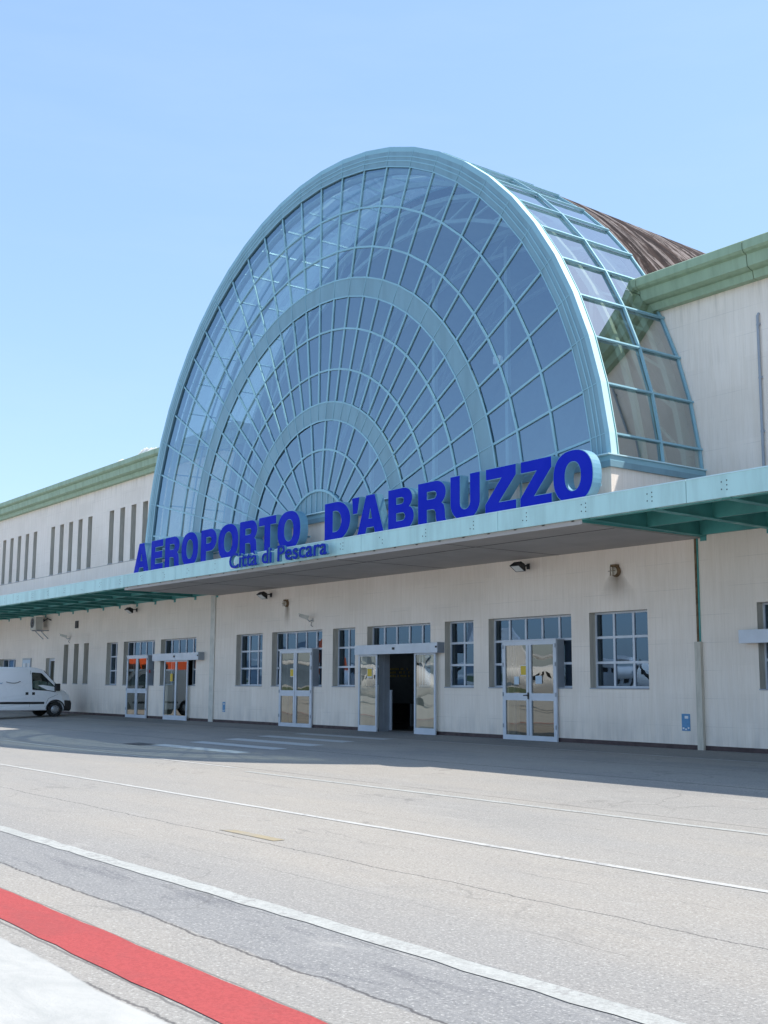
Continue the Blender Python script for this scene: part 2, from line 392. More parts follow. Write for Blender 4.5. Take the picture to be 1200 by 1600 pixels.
# ------------------------------------------------------------------ terminal building
B = thing('terminal_building', 'long beige stone airport terminal with a huge round blue glass gable and green cornices', 'building', (-33, 0, 0))
CX, CZ, RV = -32.92, 6.13, 13.25
XL, XR = -130, 45
ZB, ZT = 1.57, 3.72
OPEN = []   # x0,x1,z0,z1
WIN = [(-24.0, -21.82, 3), (-28.37, -24.72, 5), (-30.56, -29.1, 2), (-34.98, -31.32, 5), (-37.2, -35.74, 2), (-41.62, -37.93, 5), (-44.55, -42.37, 3),
       (-51.8, -48.2, 5), (-56.0, -52.45, 5), (-58.1, -56.75, 2), (-18.27, -14.65, 5), (-13.4, -9.8, 5), (-9.0, -7.6, 2)]
for a, b, n in WIN: OPEN.append((a, b, ZB, ZT))
SL3 = [(-63.95, -63.3), (-62.48, -61.83), (-61.1, -60.45)]
for a, b in SL3: OPEN.append((a, b, ZB + .05, ZT + .05))
OPEN.append((-66.6, -65.25, .05, 3.05)); OPEN.append((-74.5, -71.6, 1.0, 3.1)); OPEN.append((-83, -80, 1.0, 3.1))
# door passages behind the projecting doors
DOORS = [(-34.3, -31.9)]
SLITS = []
for gx in range(-6, 1):
    c = -55.4 + 8.3 * gx + (.0)
    for k in range(-2, 3):
        x = c + 1.36 * k
        if x + .3 < -46.3: SLITS.append((x - .29, x + .29))
for gx in range(2, 6):
    c = -10.4 + 8.3 * (gx - 2)
    for k in range(-2, 3): SLITS.append((c + 1.36 * k - .29, c + 1.36 * k + .29))
for a, b in SLITS: OPEN.append((a, b, 7.85, 10.66))
WALLTOP = 12.02
PASS = [(-34.3, -32.2), (-27.45, -25.5), (-40.75, -38.75), (-50.9, -48.9), (-55.2, -53.35), (-17.2, -15.1)]
def in_open(x, z):
    for a, b, c, d in OPEN:
        if a < x < b and c < z < d: return True
    # sliding door passage
    for p_ in PASS:
        if p_[0] < x < p_[1] and z < ZB: return True
    # big hall opening behind the vault
    if z > 5.6 and (x > -46.0 and x < -19.95): return True
    return False
bx = sorted(set([XL, XR, -46.0, -19.95] + [v for p_ in PASS for v in p_] + [v for o in OPEN for v in o[:2]]))
bz = sorted(set([.11, 5.6, WALLTOP] + [v for o in OPEN for v in o[2:]]))
w = MB()
def merged(y):
    for j in range(len(bz) - 1):
        z0, z1 = bz[j], bz[j + 1]; zc = (z0 + z1) / 2; start = None
        for i in range(len(bx) - 1):
            x0, x1 = bx[i], bx[i + 1]; op = in_open((x0 + x1) / 2, zc)
            if not op and start is None: start = x0
            if start is not None and (op or i == len(bx) - 2):
                e = x0 if op else x1
                w.face([(start, y, z0), (e, y, z0), (e, y, z1), (start, y, z1)], M['wall']); start = None
merged(0.0); merged(.45)
w.face([(-19.95, 0, 5.6), (-19.95, .45, 5.6), (-19.95, .45, WALLTOP), (-19.95, 0, WALLTOP)], M['wall'])
w.face([(-46, 0, 5.6), (-46, .45, 5.6), (-46, .45, WALLTOP), (-46, 0, WALLTOP)], M['wall'])
for k in range(24):
    za, zb = 5.6 + (WALLTOP - 5.6) * k / 24, 5.6 + (WALLTOP - 5.6) * (k + 1) / 24
    ea, eb = [math.sqrt(13.2 ** 2 - (max(q, 7.3) - 6.13) ** 2) for q in (za, zb)]
    for sg_, e_ in ((1, -19.95), (-1, -46.0)):
        pa, pb = -32.92 + sg_ * ea, -32.92 + sg_ * eb
        if (e_ - pb) * sg_ > 0.001 or True:
            w.face([(min(pa, e_) if sg_ > 0 else max(pa, e_), 0, za), (e_, 0, za), (e_, 0, zb), (min(pb, e_) if sg_ > 0 else max(pb, e_), 0, zb)], M['wall'])
            w.face([(pa, 0, za), (pa, .45, za), (pb, .45, zb), (pb, 0, zb)], M['hall'])
rv = w
for p_ in PASS:
    for X in p_: rv.face([(X, 0, .1), (X, .45, .1), (X, .45, ZB), (X, 0, ZB)], M['reveal'])
for a, b, c, d in OPEN:
    deep = .45 if c < 7 else .6
    for q in ([(a, 0, c), (a, deep, c), (a, deep, d), (a, 0, d)], [(b, 0, c), (b, deep, c), (b, deep, d), (b, 0, d)],
              [(a, 0, d), (b, 0, d), (b, deep, d), (a, deep, d)]) + tuple([(u0, 0, c), (u1, 0, c), (u1, deep, c), (u0, deep, c)] for u0, u1 in (lambda q: [(a, q[0][0]), (q[0][1], b)] if q else [(a, b)])([p for p in PASS if a < p[0] < b and c < 2])):
        rv.face(q, M['reveal'])
w.build('wall', B)
# back, sides, flat roof
bb = MB(); bb.face([(XL, 0, 0), (XL, 26, 0), (XL, 26, 12.8), (XL, 0, 12.8)], M['wall']); bb.face([(XR, 0, 0), (XR, 26, 0), (XR, 26, 12.8), (XR, 0, 12.8)], M['wall'])
bb.face([(XL, 26, 0), (XR, 26, 0), (XR, 26, 12.8), (XL, 26, 12.8)], M['wall'])
bb.build('rear_wall', B)
rf = MB(); rf.box(XL, CX - RV * .86, .02, 26, 12.62, 12.8, M['roofflat']); rf.box(CX + RV * .86, XR, .02, 26, 12.62, 12.8, M['roofflat']); rf.build('flat_roof', B)
pl = MB()
for a, b in ((XL, -66.6), (-65.25, -55.5), (-53.1, -51.2), (-48.7, -41.0), (-38.5, -34.4), (-32.2, -27.7), (-25.3, -17.5), (-15.0, XR)): pl.box(a, b, -.012, .08, -.06, .115, M['plinth'])
pl.build('skirting', B)
# cornice
prof = [(-.66, 13.02), (-.66, 12.80), (-.60, 12.74), (-.50, 12.70), (-.47, 12.40), (-.36, 12.34), (-.26, 12.32), (-.22, 12.12), (0, 12.12), (.3, 12.12), (.3, 13.06), (-.6, 13.06)]
def cornice(x0, x1, anchor):
    mb = MB(); st = 3.55; k0 = math.floor((x0 - anchor) / st); cuts = [x0]
    x = anchor + st * (k0 + 1)
    while x < x1: cuts.append(x); x += st
    cuts.append(x1)
    for i in range(len(cuts) - 1):
        if cuts[i + 1] - cuts[i] > .1:
            a, b = cuts[i] + .012, cuts[i + 1] - .012
            mb.extrude([(y, z - .13) for y, z in prof], a, b, M['cornice'])
    return mb.build('cornice', B)
xc = lambda z: math.sqrt(RV ** 2 - (z - CZ) ** 2)
cornice(CX + xc(13.05) - .02, XR, -17.8); cornice(XL, CX - xc(13.05) + .02, -51.8)
# small scrap pieces on the left roof edge
for (x, w_, h_, lab) in ((-57.0, 1.0, .28, 'small crumpled white bundle on the cornice left of the glass gable'), (-54.0, 2.3, .5, 'larger white plastic sheeting heap on the cornice beside the glass gable')):
    m_ = MB(); n = 9
    for i in range(n):
        a = x + w_ * (i / n - .5); hh = h_ * (1 - abs(i / n - .45) * 1.5) * random.uniform(.7, 1.1)
        m_.tube([(a, -.25 + random.uniform(-.1, .1), 12.92), (a + w_ / n, -.1, 12.95 + hh * .7), (a + w_ / n * 1.7, .25, 12.95 + hh * .4)], [.10, .14, .08], M['acw' if i % 2 else 'whitep'], 6)
    m_.build('plastic_sheeting', loc=(x, 0, 13.05), label=lab, category='plastic sheeting')

# ---- barrel vault
NS = 30; ANG0 = 90 - 5.895 * 14.63
def P(ang, r, y): a = R(ang); return (CX + r * math.cos(a), y, CZ + r * math.sin(a))
angs = [90 + 5.895 * k for k in range(-14, 15)]
ZS = 7.27; amin = math.degrees(math.asin((ZS - CZ) / RV))
def clipang(r): return math.degrees(math.asin(min(1, (ZS - CZ) / r)))
YF, YE, YB = -3.6, .32, 27
full = [amin] + angs + [180 - amin]
rm = MB()
for i in range(len(full) - 1):
    a, b = full[i], full[i + 1]
    if a < 20 and False: continue
    for r_ in (RV, RV - .35):
        rm.face([P(a, r_, YE + .03), P(b, r_, YE + .03), P(b, r_ - .8, YB), P(a, r_ - .8, YB)], M['brown'] if r_ == RV else M['hall'])
    rm.face([P(a, RV - .35, YE + .03), P(b, RV - .35, YE + .03), P(b, RV, YE + .03), P(a, RV, YE + .03)], M['brown'])
    rm.face([P(a, RV - 1.15, YB), P(b, RV - 1.15, YB), P(b, RV - .8, YB), P(a, RV - .8, YB)], M['brown'])
rm.build('vault_roof', B)
# hall interior: back wall, floor, roof ribs
hm = MB()
pts = [P(a, RV - .36, 12) for a in full]
hm.face(pts, M['hall'])
hm.box(-45.95, -19.95, -3.3, 26, 6.08, 6.16, M['innerf'])
hm.build('hall_interior', B)
for yy in (-3.15, -1.65, .15, 4.2, 8.2):
    r_ = MB(); rr = RV - .62
    for i in range(len(full) - 1):
        r_.bar(P(full[i], rr, yy), P(full[i + 1], rr, yy), .16, .34 if yy > 0 else .14, M['rib'], up=(0, 1, 0))
        if yy > 0: r_.bar(P(full[i], rr - .8, yy), P(full[i + 1], rr - .8, yy), .13, .13, M['rib'], up=(0, 1, 0)); r_.bar(P(full[i], rr, yy), P(full[i + 1], rr - .8, yy), .07, .07, M['rib'], up=(0, 1, 0))
    r_.build('roof_rib', B)
r_ = MB()
for k in range(-10, 11, 4):
    X = CX + k * 1.05
    zt = CZ + math.sqrt((RV - 1.6) ** 2 - (X - CX) ** 2)
    r_.bar((X, 3.2, 5.7), (X, 3.2, zt), .16, .16, M['rib'])
r_.build('hall_post', B)
MB().box(-24.32, -24.08, -3.35, -3.2, 10.62, 10.84, M['light']).build('hall_lamp', B)

# ---- gable window (the fan)
gl = MB()
def ringpts(r, y=YF): return [P(a, r, y) for a in [clipang(r)] + [a for a in angs if a > clipang(r) and a < 180 - clipang(r)] + [180 - clipang(r)]]
rings = [12.67, 11.41, 10.1, 9.09]
def poly_zone(mb, r0, r1, y, m, step=1):
    """chord-faceted panes between two rings, cut straight at the sill"""
    A = [a for a in angs if (round((a - 90) / 5.895)) % step == (1 if step == 2 else 0) % step]
    A = [-30] + A + [210]
    for i in range(len(A) - 1):
        a, b = A[i], A[i + 1]
        if a < 0: a = A[1] - 5.895 * step
        if b > 180: b = A[-2] + 5.895 * step
        q = [Vector(P(a, r0, y)), Vector(P(a, r1, y)), Vector(P(b, r1, y)), Vector(P(b, r0, y))]
        out = []
        for k in range(4):
            p0, p1 = q[k], q[(k + 1) % 4]
            if p0.z >= ZS: out.append(p0)
            if (p0.z - ZS) * (p1.z - ZS) < 0: out.append(p0.lerp(p1, (ZS - p0.z) / (p1.z - p0.z)))
        if len(out) >= 3: mb.face(out, m)
for r0, r1 in ((11.41, 12.67), (10.1, 11.41), (9.09, 10.1), (7.4, 8.47), (6.04, 7.4), (4.94, 6.04)): poly_zone(gl, r0, r1, YF + .03, M['glfan'])
for r0, r1 in ((3.33, 4.33), (1.95, 3.33)): poly_zone(gl, r0, r1, YF + .03, M['glfan'])
# slight individual tilt of every pane so that the reflections break up as in real glazing
for f, _ in zip(gl.f, gl.mi):
    cx = sum(gl.v[i].x for i in f) / len(f); cz = sum(gl.v[i].z for i in f) / len(f)
    tx, tz = random.gauss(0, .0035), random.gauss(0, .0035)
    for i in f: gl.v[i].y += (gl.v[i].x - cx) * tx + (gl.v[i].z - cz) * tz
G = gl.build('gable_window', B)
LOC[G.name] = LOC[B.name]
mu = MB()
def clipbar(mb, a, b, w, h, m, y):
    a = Vector(a); b = Vector(b)
    if a.z < ZS and b.z < ZS: return
    if a.z < ZS: a = a.lerp(b, (ZS - a.z) / (b.z - a.z))
    if b.z < ZS: b = b.lerp(a, (ZS - b.z) / (a.z - b.z))
    if (a - b).length > .05: mb.bar(a, b, w, h, m)
for ki, a in enumerate(angs):
    k = round((a - 90) / 5.895)
    segs = [(9.05, 12.75), (4.9, 8.5)] + ([(1.93, 4.36)] if k % 2 else [])
    for r0, r1 in segs: clipbar(mu, P(a, r0, YF + .008), P(a, r1, YF + .008), .062, .035, M['fan'], YF)
for r in (11.41, 10.1, 7.4, 6.04, 3.33):
    pr = [P(a, r, YF + .005) for a in [angs[0] - 5.895] + angs + [angs[-1] + 5.895]]
    for i in range(len(pr) - 1): clipbar(mu, pr[i], pr[i + 1], .062, .035, M['fan'], YF)
mu.build('mullion_grid', G)
def band(r0, r1, y0, y1, name, rim=.05, lines=()):
    mb = MB(); A = [angs[0] - 5.895 * 1.0] + angs + [angs[-1] + 5.895]
    def clipq(q, m):
        out = []
        for k in range(len(q)):
            p0, p1 = Vector(q[k]), Vector(q[(k + 1) % len(q)])
            if p0.z >= ZS: out.append(p0)
            if (p0.z - ZS) * (p1.z - ZS) < 0: out.append(p0.lerp(p1, (ZS - p0.z) / (p1.z - p0.z)))
        if len(out) >= 3: mb.face(out, m)
    for i in range(len(A) - 1):
        a, b = A[i], A[i + 1]
        clipq([P(a, r0, y0), P(a, r1, y0), P(b, r1, y0), P(b, r0, y0)], M['fanband'])
        clipq([P(a, r0, y1), P(a, r1, y1), P(b, r1, y1), P(b, r0, y1)], M['fanband'])
        for r_ in (r0, r1): clipq([P(a, r_, y0), P(b, r_, y0), P(b, r_, y1), P(a, r_, y1)], M['fanband'])
        for r_ in ((r0, r1) if name == 'arch_band' else (r0,)) + tuple(lines):
            clipbar(mb, P(a, r_, y0 - .008), P(b, r_, y0 - .004), rim, .016, M['fan'], 0)
        if 0 < i: clipbar(mb, P(a, r0, y0 - .012), P(a, r1, y0 - .003), .022, .01, M['fan'], 0)
    return mb.build(name, G)
band(8.47, 9.09, YF - .005, YF + .06, 'arch_band'); band(4.33, 4.94, YF - .005, YF + .06, 'arch_band')
band(12.67, RV - .03, YF - .03, YF + .30, 'arch_frame', .035, (12.86, 13.0))
hp = MB(); q = [P(a, 1.95, YF - .02) for a in range(0, 181, 9)]; q = [p for p in q if p[2] > ZS]; x_ = math.sqrt(1.95 ** 2 - (ZS - CZ) ** 2)
q = [(CX + x_, YF - .02, ZS)] + q + [(CX - x_, YF - .02, ZS)]
hp.face(q, M['fanband'])
for i in range(len(q) - 1): hp.bar(q[i], q[i + 1], .08, .1, M['fan'])
for k in range(-4, 5):
    X = CX + k * .33; hp.bar((X, YF - .03, ZS), (X, YF - .03, CZ + math.sqrt(1.9 ** 2 - (X - CX) ** 2)), .03, .03, M['fan'])
hp.build('hub_panel', G)
# ---- side glazing of the vault
sg = MB(); fullv = [amin] + angs + [180 - amin]
ycuts = [YF + .28, -1.65, YE]
for i in range(len(fullv) - 1):
    for j in range(2):
        a, b = fullv[i], fullv[i + 1]; t = random.gauss(0, .002)
        q = [Vector(P(a, RV - .05, ycuts[j])), Vector(P(b, RV - .05, ycuts[j])), Vector(P(b, RV - .05 + t, ycuts[j + 1])), Vector(P(a, RV - .05 + t, ycuts[j + 1]))]
        # below the cornice the glazing ends at the wall
        if b <= 32 or a >= 148:
            for v in q:
                if v.y > 0: v.y = -.02
        sg.face(q, M['glside'])
SG = sg.build('vault_window', B)
sm_ = MB()
for i, a in enumerate(fullv):
    n_ = (math.cos(R(a)), 0, math.sin(R(a))); ye = YE if 31.5 < a < 148.5 else -.01
    if 0 < i < len(fullv) - 1: sm_.bar(P(a, RV, YF + .26), P(a, RV, ye), .05, .07, M['fan'], up=n_)
for i in range(len(fullv) - 1):
    a, b = fullv[i], fullv[i + 1]; am = (a + b) / 2; n_ = (math.cos(R(am)), 0, math.sin(R(am)))
    sm_.bar(P(a, RV, -1.65), P(b, RV, -1.65), .055, .07, M['fan'], up=n_)
    ye = YE if 31.5 < am < 148.5 else -.06
    sm_.bar(P(a, RV - .03, ye), P(b, RV - .03, ye), .07, .05, M['fan'], up=n_)
sm_.build('mullion_grid', SG)
es = MB()
for i in range(len(fullv) - 1):
    a, b = fullv[i], fullv[i + 1]
    am = (a + b) / 2; n_ = (math.cos(R(am)), 0, math.sin(R(am)))
    es.mesh([P(a, RV - .1, YF - .034), P(b, RV - .1, YF - .034), P(b, RV - .1, YF + .25), P(a, RV - .1, YF + .25), P(a, RV + .05, YF - .034), P(b, RV + .05, YF - .034), P(b, RV + .05, YF + .25), P(a, RV + .05, YF + .25)],
            [(0, 1, 2, 3), (4, 7, 6, 5), (2, 6, 7, 3)], M['strip'])
    es.face([P(a, RV - .1, YF - .034), P(b, RV - .1, YF - .034), P(b, RV + .05, YF - .034), P(a, RV + .05, YF - .034)], M['fan'])
    es.bar(P(a, RV + .055, YF + .2), P(b, RV + .055, YF + .2), .02, .02, M['tealdk'], up=n_)
es.build('edge_strip', SG)
# ---- sill moulding and wall under it
XS0, XS1 = CX - RV * math.cos(R(amin)), CX + RV * math.cos(R(amin))
si = MB()
for (o_, z0, z1, m_) in ((.035, 7.13, 7.27, 'fan'), (.04, 6.98, 7.13, 'fanband')):
    si.box(XS0 - o_, XS1 + o_, YF - .034 - o_, YF + .3, z0, z1, M[m_])
    for x0, x1 in ((XS0 - o_, XS0 + .3), (XS1 - .3, XS1 + o_)): si.box(x0, x1, YF + .3, -.002, z0, z1, M[m_])
si.box(XS0 - .08, XS1 + .08, YF - .18, YF + .2, 7.27, 7.30, M['strip'])
for x0, x1 in ((XS0 - .08, XS0 + .2), (XS1 - .2, XS1 + .08)): si.box(x0, x1, YF + .2, -.002, 7.27, 7.30, M['strip'])
si.build('sill', B)
fw = MB()
fw.box(XS0 + .03, XS1 - .03, YF + .02, YF + .25, 6.075, 6.98, M['wall'])
for x0, x1 in ((XS0 + .03, XS0 + .28), (XS1 - .28, XS1 - .03)): fw.box(x0, x1, YF + .25, -.003, 6.075, 6.98, M['wall'])
fw.build('parapet_wall', B)

# ---- canopy
YC = -4.5
C = MB().box(XL, XR, YC + .05, -.004, 6.02, 6.07, M['deck'])
# ribbed deck underside
x = -19.6
while x < 20: C.box(x, x + .05, YC + .05, -.01, 5.995, 6.02, M['deck']); x += .25
x = -47.9
while x > -90: C.box(x, x + .05, YC + .05, -.01, 5.995, 6.02, M['deck']); x -= .25
C = C.build('canopy', B)
fa = MB(); st = 6.18
joints = [-47.62 + st * k + .0 for k in range(-14, 16)]
cuts = [XL] + [j for j in joints if XL + .5 < j < XR - .5] + [XR]
for i in range(len(cuts) - 1):
    a, b = cuts[i] + .008, cuts[i + 1] - .008
    fa.box(a, b, YC, YC + .06, 5.62, 6.12, M['teal']); fa.box(a, b, YC - .012, YC + .12, 6.12, 6.145, M['strip']); fa.box(a, b, YC + .06, YC + .2, 5.62, 5.645, M['teal'])
# rivet groups and small stains on the fascia
for k in range(-30, 24):
    X = -19.84 + 2.06 * k
    if X < -80 or X > 5: continue
    for dx, dz in ((-.05, .1), (-.05, -.06), (.09, .12), (.09, .02), (.09, -.08)):
        if random.random() < .75: fa.box(X + dx - .012, X + dx + .012, YC - .006, YC, 5.86 + dz - .014, 5.86 + dz + .014, M['black'])
for k in range(26): X = -46 + 1.03 * k; fa.box(X - .05, X + .05, YC + .07, YC + .12, 5.585, 5.615, M['black'])
fa.build('fascia', C)
def beam(X, m=M['tealdk']):
    b_ = MB()
    for yy0, yy1 in ((YC + .06, -.005),):
        # tapering I section: web plus flange
        b_.mesh([(X - .02, YC + .07, 5.62), (X + .02, YC + .07, 5.62), (X + .02, -.005, 5.56), (X - .02, -.005, 5.56), (X - .02, YC + .07, 5.99), (X + .02, YC + .07, 5.99), (X + .02, -.005, 5.99), (X - .02, -.005, 5.99)],
                [(0, 3, 2, 1), (4, 5, 6, 7), (0, 1, 5, 4), (1, 2, 6, 5), (2, 3, 7, 6), (3, 0, 4, 7)], m)
        b_.mesh([(X - .11, YC + .07, 5.60), (X + .11, YC + .07, 5.60), (X + .11, -.006, 5.535), (X - .11, -.006, 5.535), (X - .11, YC + .07, 5.62), (X + .11, YC + .07, 5.62), (X + .11, -.006, 5.56), (X - .11, -.006, 5.56)],
                [(0, 3, 2, 1), (4, 5, 6, 7), (0, 1, 5, 4), (1, 2, 6, 5), (2, 3, 7, 6), (3, 0, 4, 7)], m)
    b_.box(X - .10, X + .10, -.012, -.003, 5.42, 5.99, m)
    return b_.build('beam', C)
for k in range(0, 16): beam(-19.84 + 2.06 * k)
for k in range(0, 20): beam(-46.35 - 2.06 * k)
for (x0, x1) in ((-19.8, XR), (XL, -46.4)):
    for yy in (-2.2, -.14, -4.3):
        p_ = MB().box(x0, x1, yy - .05, yy + .05, 5.60 if yy < -1 else 5.56, 5.98, M['tealdk']); p_.build('purlin', C)
sf = MB(); sf.box(-46.28, -19.95, YC + .09, -.004, 5.50, 5.54, M['soffit'])
sf.box(-46.28, -19.95, YC + .07, YC + .09, 5.50, 5.62, M['soffit'])
for yy in (-3.3,): sf.box(-46.28, -19.95, yy, yy + .02, 5.492, 5.50, M['black'])
for k in range(1, 5): sf.box(-46.28 + 5.27 * k, -46.26 + 5.27 * k, YC + .1, -.01, 5.494, 5.50, M['black'])
sf.box(-19.97, -19.945, YC + .09, -.004, 5.54, 6.0, M['tealdk']); sf.box(-46.285, -46.26, YC + .09, -.004, 5.54, 6.0, M['tealdk'])
sf.build('soffit', C)
# ---- windows
def window(a, b, n, z0=ZB, z1=ZT, y=.24, rows=3, dr=None):
    f = MB(); fw_ = .055; d = .06
    f.box(a, b, y, y + d, z1 - fw_, z1, M['alu']); 
    for u0, u1 in ([(a, b)] if not dr else [(a, dr[0]), (dr[1], b)]): f.box(u0, u1, y, y + d, z0, z0 + fw_, M['alu'])
    f.box(a, a + fw_, y, y + d, z0 + fw_, z1 - fw_, M['alu']); f.box(b - fw_, b, y, y + d, z0 + fw_, z1 - fw_, M['alu'])
    for k in range(1, n):
        X = a + (b - a) * k / n; zl = z0 + fw_ if not (dr and dr[0] < X < dr[1]) else z0 + (z1 - z0) * 2 / 3; f.box(X - .035, X + .035, y - .004, y + d, zl, z1 - fw_, M['alu'])
    for k in range(1, rows):
        Z = z0 + (z1 - z0) * k / rows
        for u0, u1 in ([(a + fw_, b - fw_)] if not dr or k == rows - 1 else [(a + fw_, dr[0]), (dr[1], b - fw_)]): f.box(u0, u1, y - .002, y + d - .004, Z - .035, Z + .035, M['alu'])
    if dr:
        for X in dr: f.box(X - .04, X + .04, y - .006, y + d, .1, z0 + (z1 - z0) * 2 / 3 - .035, M['alugrey'])
    for u0, u1 in ([(a, b)] if not dr else [(a, dr[0] - .04), (dr[1] + .04, b)]): f.box(u0, u1, -.03, y, z0 - .03, z0 + .005, M['alugrey'])
    w_ = f.build('window', B)
    g_ = MB(); t = random.gauss(0, .002)
    for k in range(n):
        for j in range(rows):
            x0 = a + (b - a) * k / n; x1 = a + (b - a) * (k + 1) / n; zz0 = z0 + (z1 - z0) * j / rows; zz1 = z0 + (z1 - z0) * (j + 1) / rows
            if dr and j < rows - 1 and x1 > dr[0] + .05 and x0 < dr[1] - .05:
                if x0 < dr[0] - .05: x1 = dr[0]
                elif x1 > dr[1] + .05: x0 = dr[1]
                else: continue
            t = random.gauss(0, .004); u = random.gauss(0, .004); yy = y + .03
            g_.face([(x0, yy, zz0), (x1, yy + t, zz0), (x1, yy + t + u, zz1), (x0, yy + u, zz1)], M['glwin'])
    g_.build('glass', w_)
for a, b, n in WIN:
    q = [p for p in PASS if a < p[0] < b]; window(a, b, n, dr=q[0] if q else None)
window(-74.5, -71.6, 3, 1.0, 3.1, rows=2); window(-83, -80, 3, 1.0, 3.1, rows=2)
for a, b in SL3: window(a, b, 1, ZB + .05, ZT + .05, y=.40, rows=1)
for a, b in SLITS:
    if a < -44: window(a, b, 1, 7.85, 10.66, y=.50, rows=2)
    else: window(a, b, 1, 7.85, 10.66, y=.50, rows=2)
# far single door
fd = MB(); fd.box(-66.6, -66.45, .2, .28, .05, 3.05, M['alu']); fd.box(-65.4, -65.25, .2, .28, .05, 3.05, M['alu']); fd.box(-66.45, -65.4, .2, .28, 2.9, 3.05, M['alu']); fd.box(-66.45, -65.4, .2, .28, .05, .3, M['alu']); fd.box(-66.45, -65.4, .2, .28, 1.2, 1.3, M['alu'])
fdo = fd.build('door', B); MB().face([(-66.45, .24, .3), (-65.4, .24, .3), (-65.4, .24, 2.9), (-66.45, .24, 2.9)], M['gldoor']).build('glass', fdo)

# ---- projecting doors
def cc(X, y): return X * (25.16 + y) / 25.16
def swing_door(X0, X1, lab, handle=True, papers=True):
    y = -.10; X0 = cc(X0, y); X1 = cc(X1, y); z1 = 2.98; f = MB(); t_ = .13; mid = (X0 + X1) / 2
    f.box(X0, X1, y, y + .06, z1 - t_, z1, M['alu']); f.box(X0, X1, y, y + .06, -.02, .14, M['alu'])
    f.box(X0, X0 + t_, y, y + .06, .14, z1 - t_, M['alu']); f.box(X1 - t_, X1, y, y + .06, .14, z1 - t_, M['alu'])
    f.box(mid - .11, mid + .11, y - .008, y + .06, .14, z1 - t_, M['alu']); f.box(X0 + t_, mid - .11, y - .003, y + .06, 1.18, 1.40, M['alu']); f.box(mid + .11, X1 - t_, y - .003, y + .06, 1.18, 1.40, M['alu'])
    f.box(X0 - .03, X1 + .03, y - .03, .28, z1, z1 + .035, M['alu'])
    # closed side cheeks of the casing
    f.box(X1 - .02, X1, y + .06, .24, ZB, z1, M['alugrey']); f.box(X0, X0 + .02, y + .06, .24, ZB, z1, M['alugrey'])
    f.box(mid - .006, mid + .006, y - .011, y - .008, .14, z1 - t_, M['black'])
    for zz in (.35, 1.3, 2.2, 2.75):
        for X in (X0 + .03, X1 - .03): f.box(X - .02, X + .02, y - .02, y, zz, zz + .12, M['alugrey'])
    d = f.build('door', B, label=lab)
    g_ = MB()
    for a, b in ((X0 + t_, mid - .11), (mid + .11, X1 - t_)):
        for c0, c1 in ((.14, 1.18), (1.40, z1 - t_)):
            t = random.gauss(0, .006); g_.face([(a, y + .03, c0), (b, y + .03 + t, c0), (b, y + .03 + t, c1), (a, y + .03, c1)], M['gldoor'])
    g_.build('glass', d)
    if handle:
        h = MB(); h.box(mid - .05, mid + .02, y - .02, y - .009, 1.22, 1.42, M['black']); h.tube([(mid - .02, y - .02, 1.34), (mid - .02, y - .08, 1.34), (mid - .16, y - .08, 1.33)], .016, M['black'], 6); h.build('handle', d)
    if papers is not None:
        s_ = MB(); s_.box(mid - .36, mid - .13, y + .01, y + .018, 1.95, 2.22, M['yellow']); s_.box(mid - .38, mid - .12, y + .018, y + .021, 1.92, 2.25, M['whitep']); s_.build('yellow_sticker', d)
        if papers:
            s_ = MB(); s_.box(mid - .66, mid - .45, y + .012, y + .02, 1.66, 1.90, M['paper']); s_.build('paper_notice', d)
            s_ = MB(); s_.box(mid + .28, mid + .55, y + .012, y + .02, 1.68, 1.92, M['paper']); s_.build('paper_notice', d)
    # dark skirt behind the glass
    return d
swing_door(-27.73, -25.37, 'white double door with black handle and two blue papers'); swing_door(-41.02, -38.65, 'white double door with yellow sticker and wavy reflections', False, False)
swing_door(-55.55, -53.2, 'narrow white double door at the left end', False, None)
def sliding_door(H0, H1, L, lab, openx=None):
    y = -.30; H0 = cc(H0, y); H1 = cc(H1, y); f = MB()
    f.box(H0, H1, y, -.003, 2.70, 3.03, M['alu']); f.box(H1 - .004, H1 + .012, y - .004, -.003, 2.69, 3.04, M['alugrey'])
    f.box((H0 + H1) / 2 - .09, (H0 + H1) / 2 + .02, y - .03, y, 2.84, 2.92, M['black']); f.box(H1 - .1, H1 - .02, y - .02, y, 2.86, 2.92, M['black'])
    d = f.build('sliding_door', B, label=lab)
    for a, b in L:
        yl = -.16; a = cc(a, yl); b = cc(b, yl); m_ = MB(); t_ = .075
        m_.box(a, a + t_, yl, yl + .05, -.01, 2.70, M['alu']); m_.box(b - t_, b, yl, yl + .05, -.01, 2.70, M['alu'])
        m_.box(a + t_, b - t_, yl, yl + .05, -.01, .2, M['alu']); m_.box(a + t_, b - t_, yl, yl + .05, 2.64, 2.70, M['alu'])
        m_.face([(a + t_, yl + .025, .2), (b - t_, yl + .028, .2), (b - t_, yl + .028, 2.64), (a + t_, yl + .025, 2.64)], M['gldoor'])
        m_.build('door_leaf', d)
    return d
sd = sliding_door(-35.77, -30.96, [(-35.52, -34.38), (-32.22, -31.07)], 'sliding glass entrance door standing open')
s_ = MB(); s_.box(-34.75, -34.48, -.15, -.145, 1.93, 2.2, M['yellow']); s_.box(-34.78, -34.46, -.144, -.140, 1.88, 2.22, M['whitep']); s_.build('yellow_sticker', sd)
s_ = MB(); s_.box(-34.3, -34.27, .02, .50, .0, 2.98, M['alugrey']); s_.box(-34.29, -34.20, .50, .56, .0, 1.45, M['alu']); s_.build('fixed_panel', sd)
s2 = sliding_door(-52.69, -47.98, [(-51.37, -50.15), (-50.15, -49.0)], 'closed sliding glass door with grey header')
s_ = MB(); s_.box(-50.35, -50.12, -.178, -.17, 1.75, 2.1, M['yellow']); s_.build('yellow_sticker', s2)
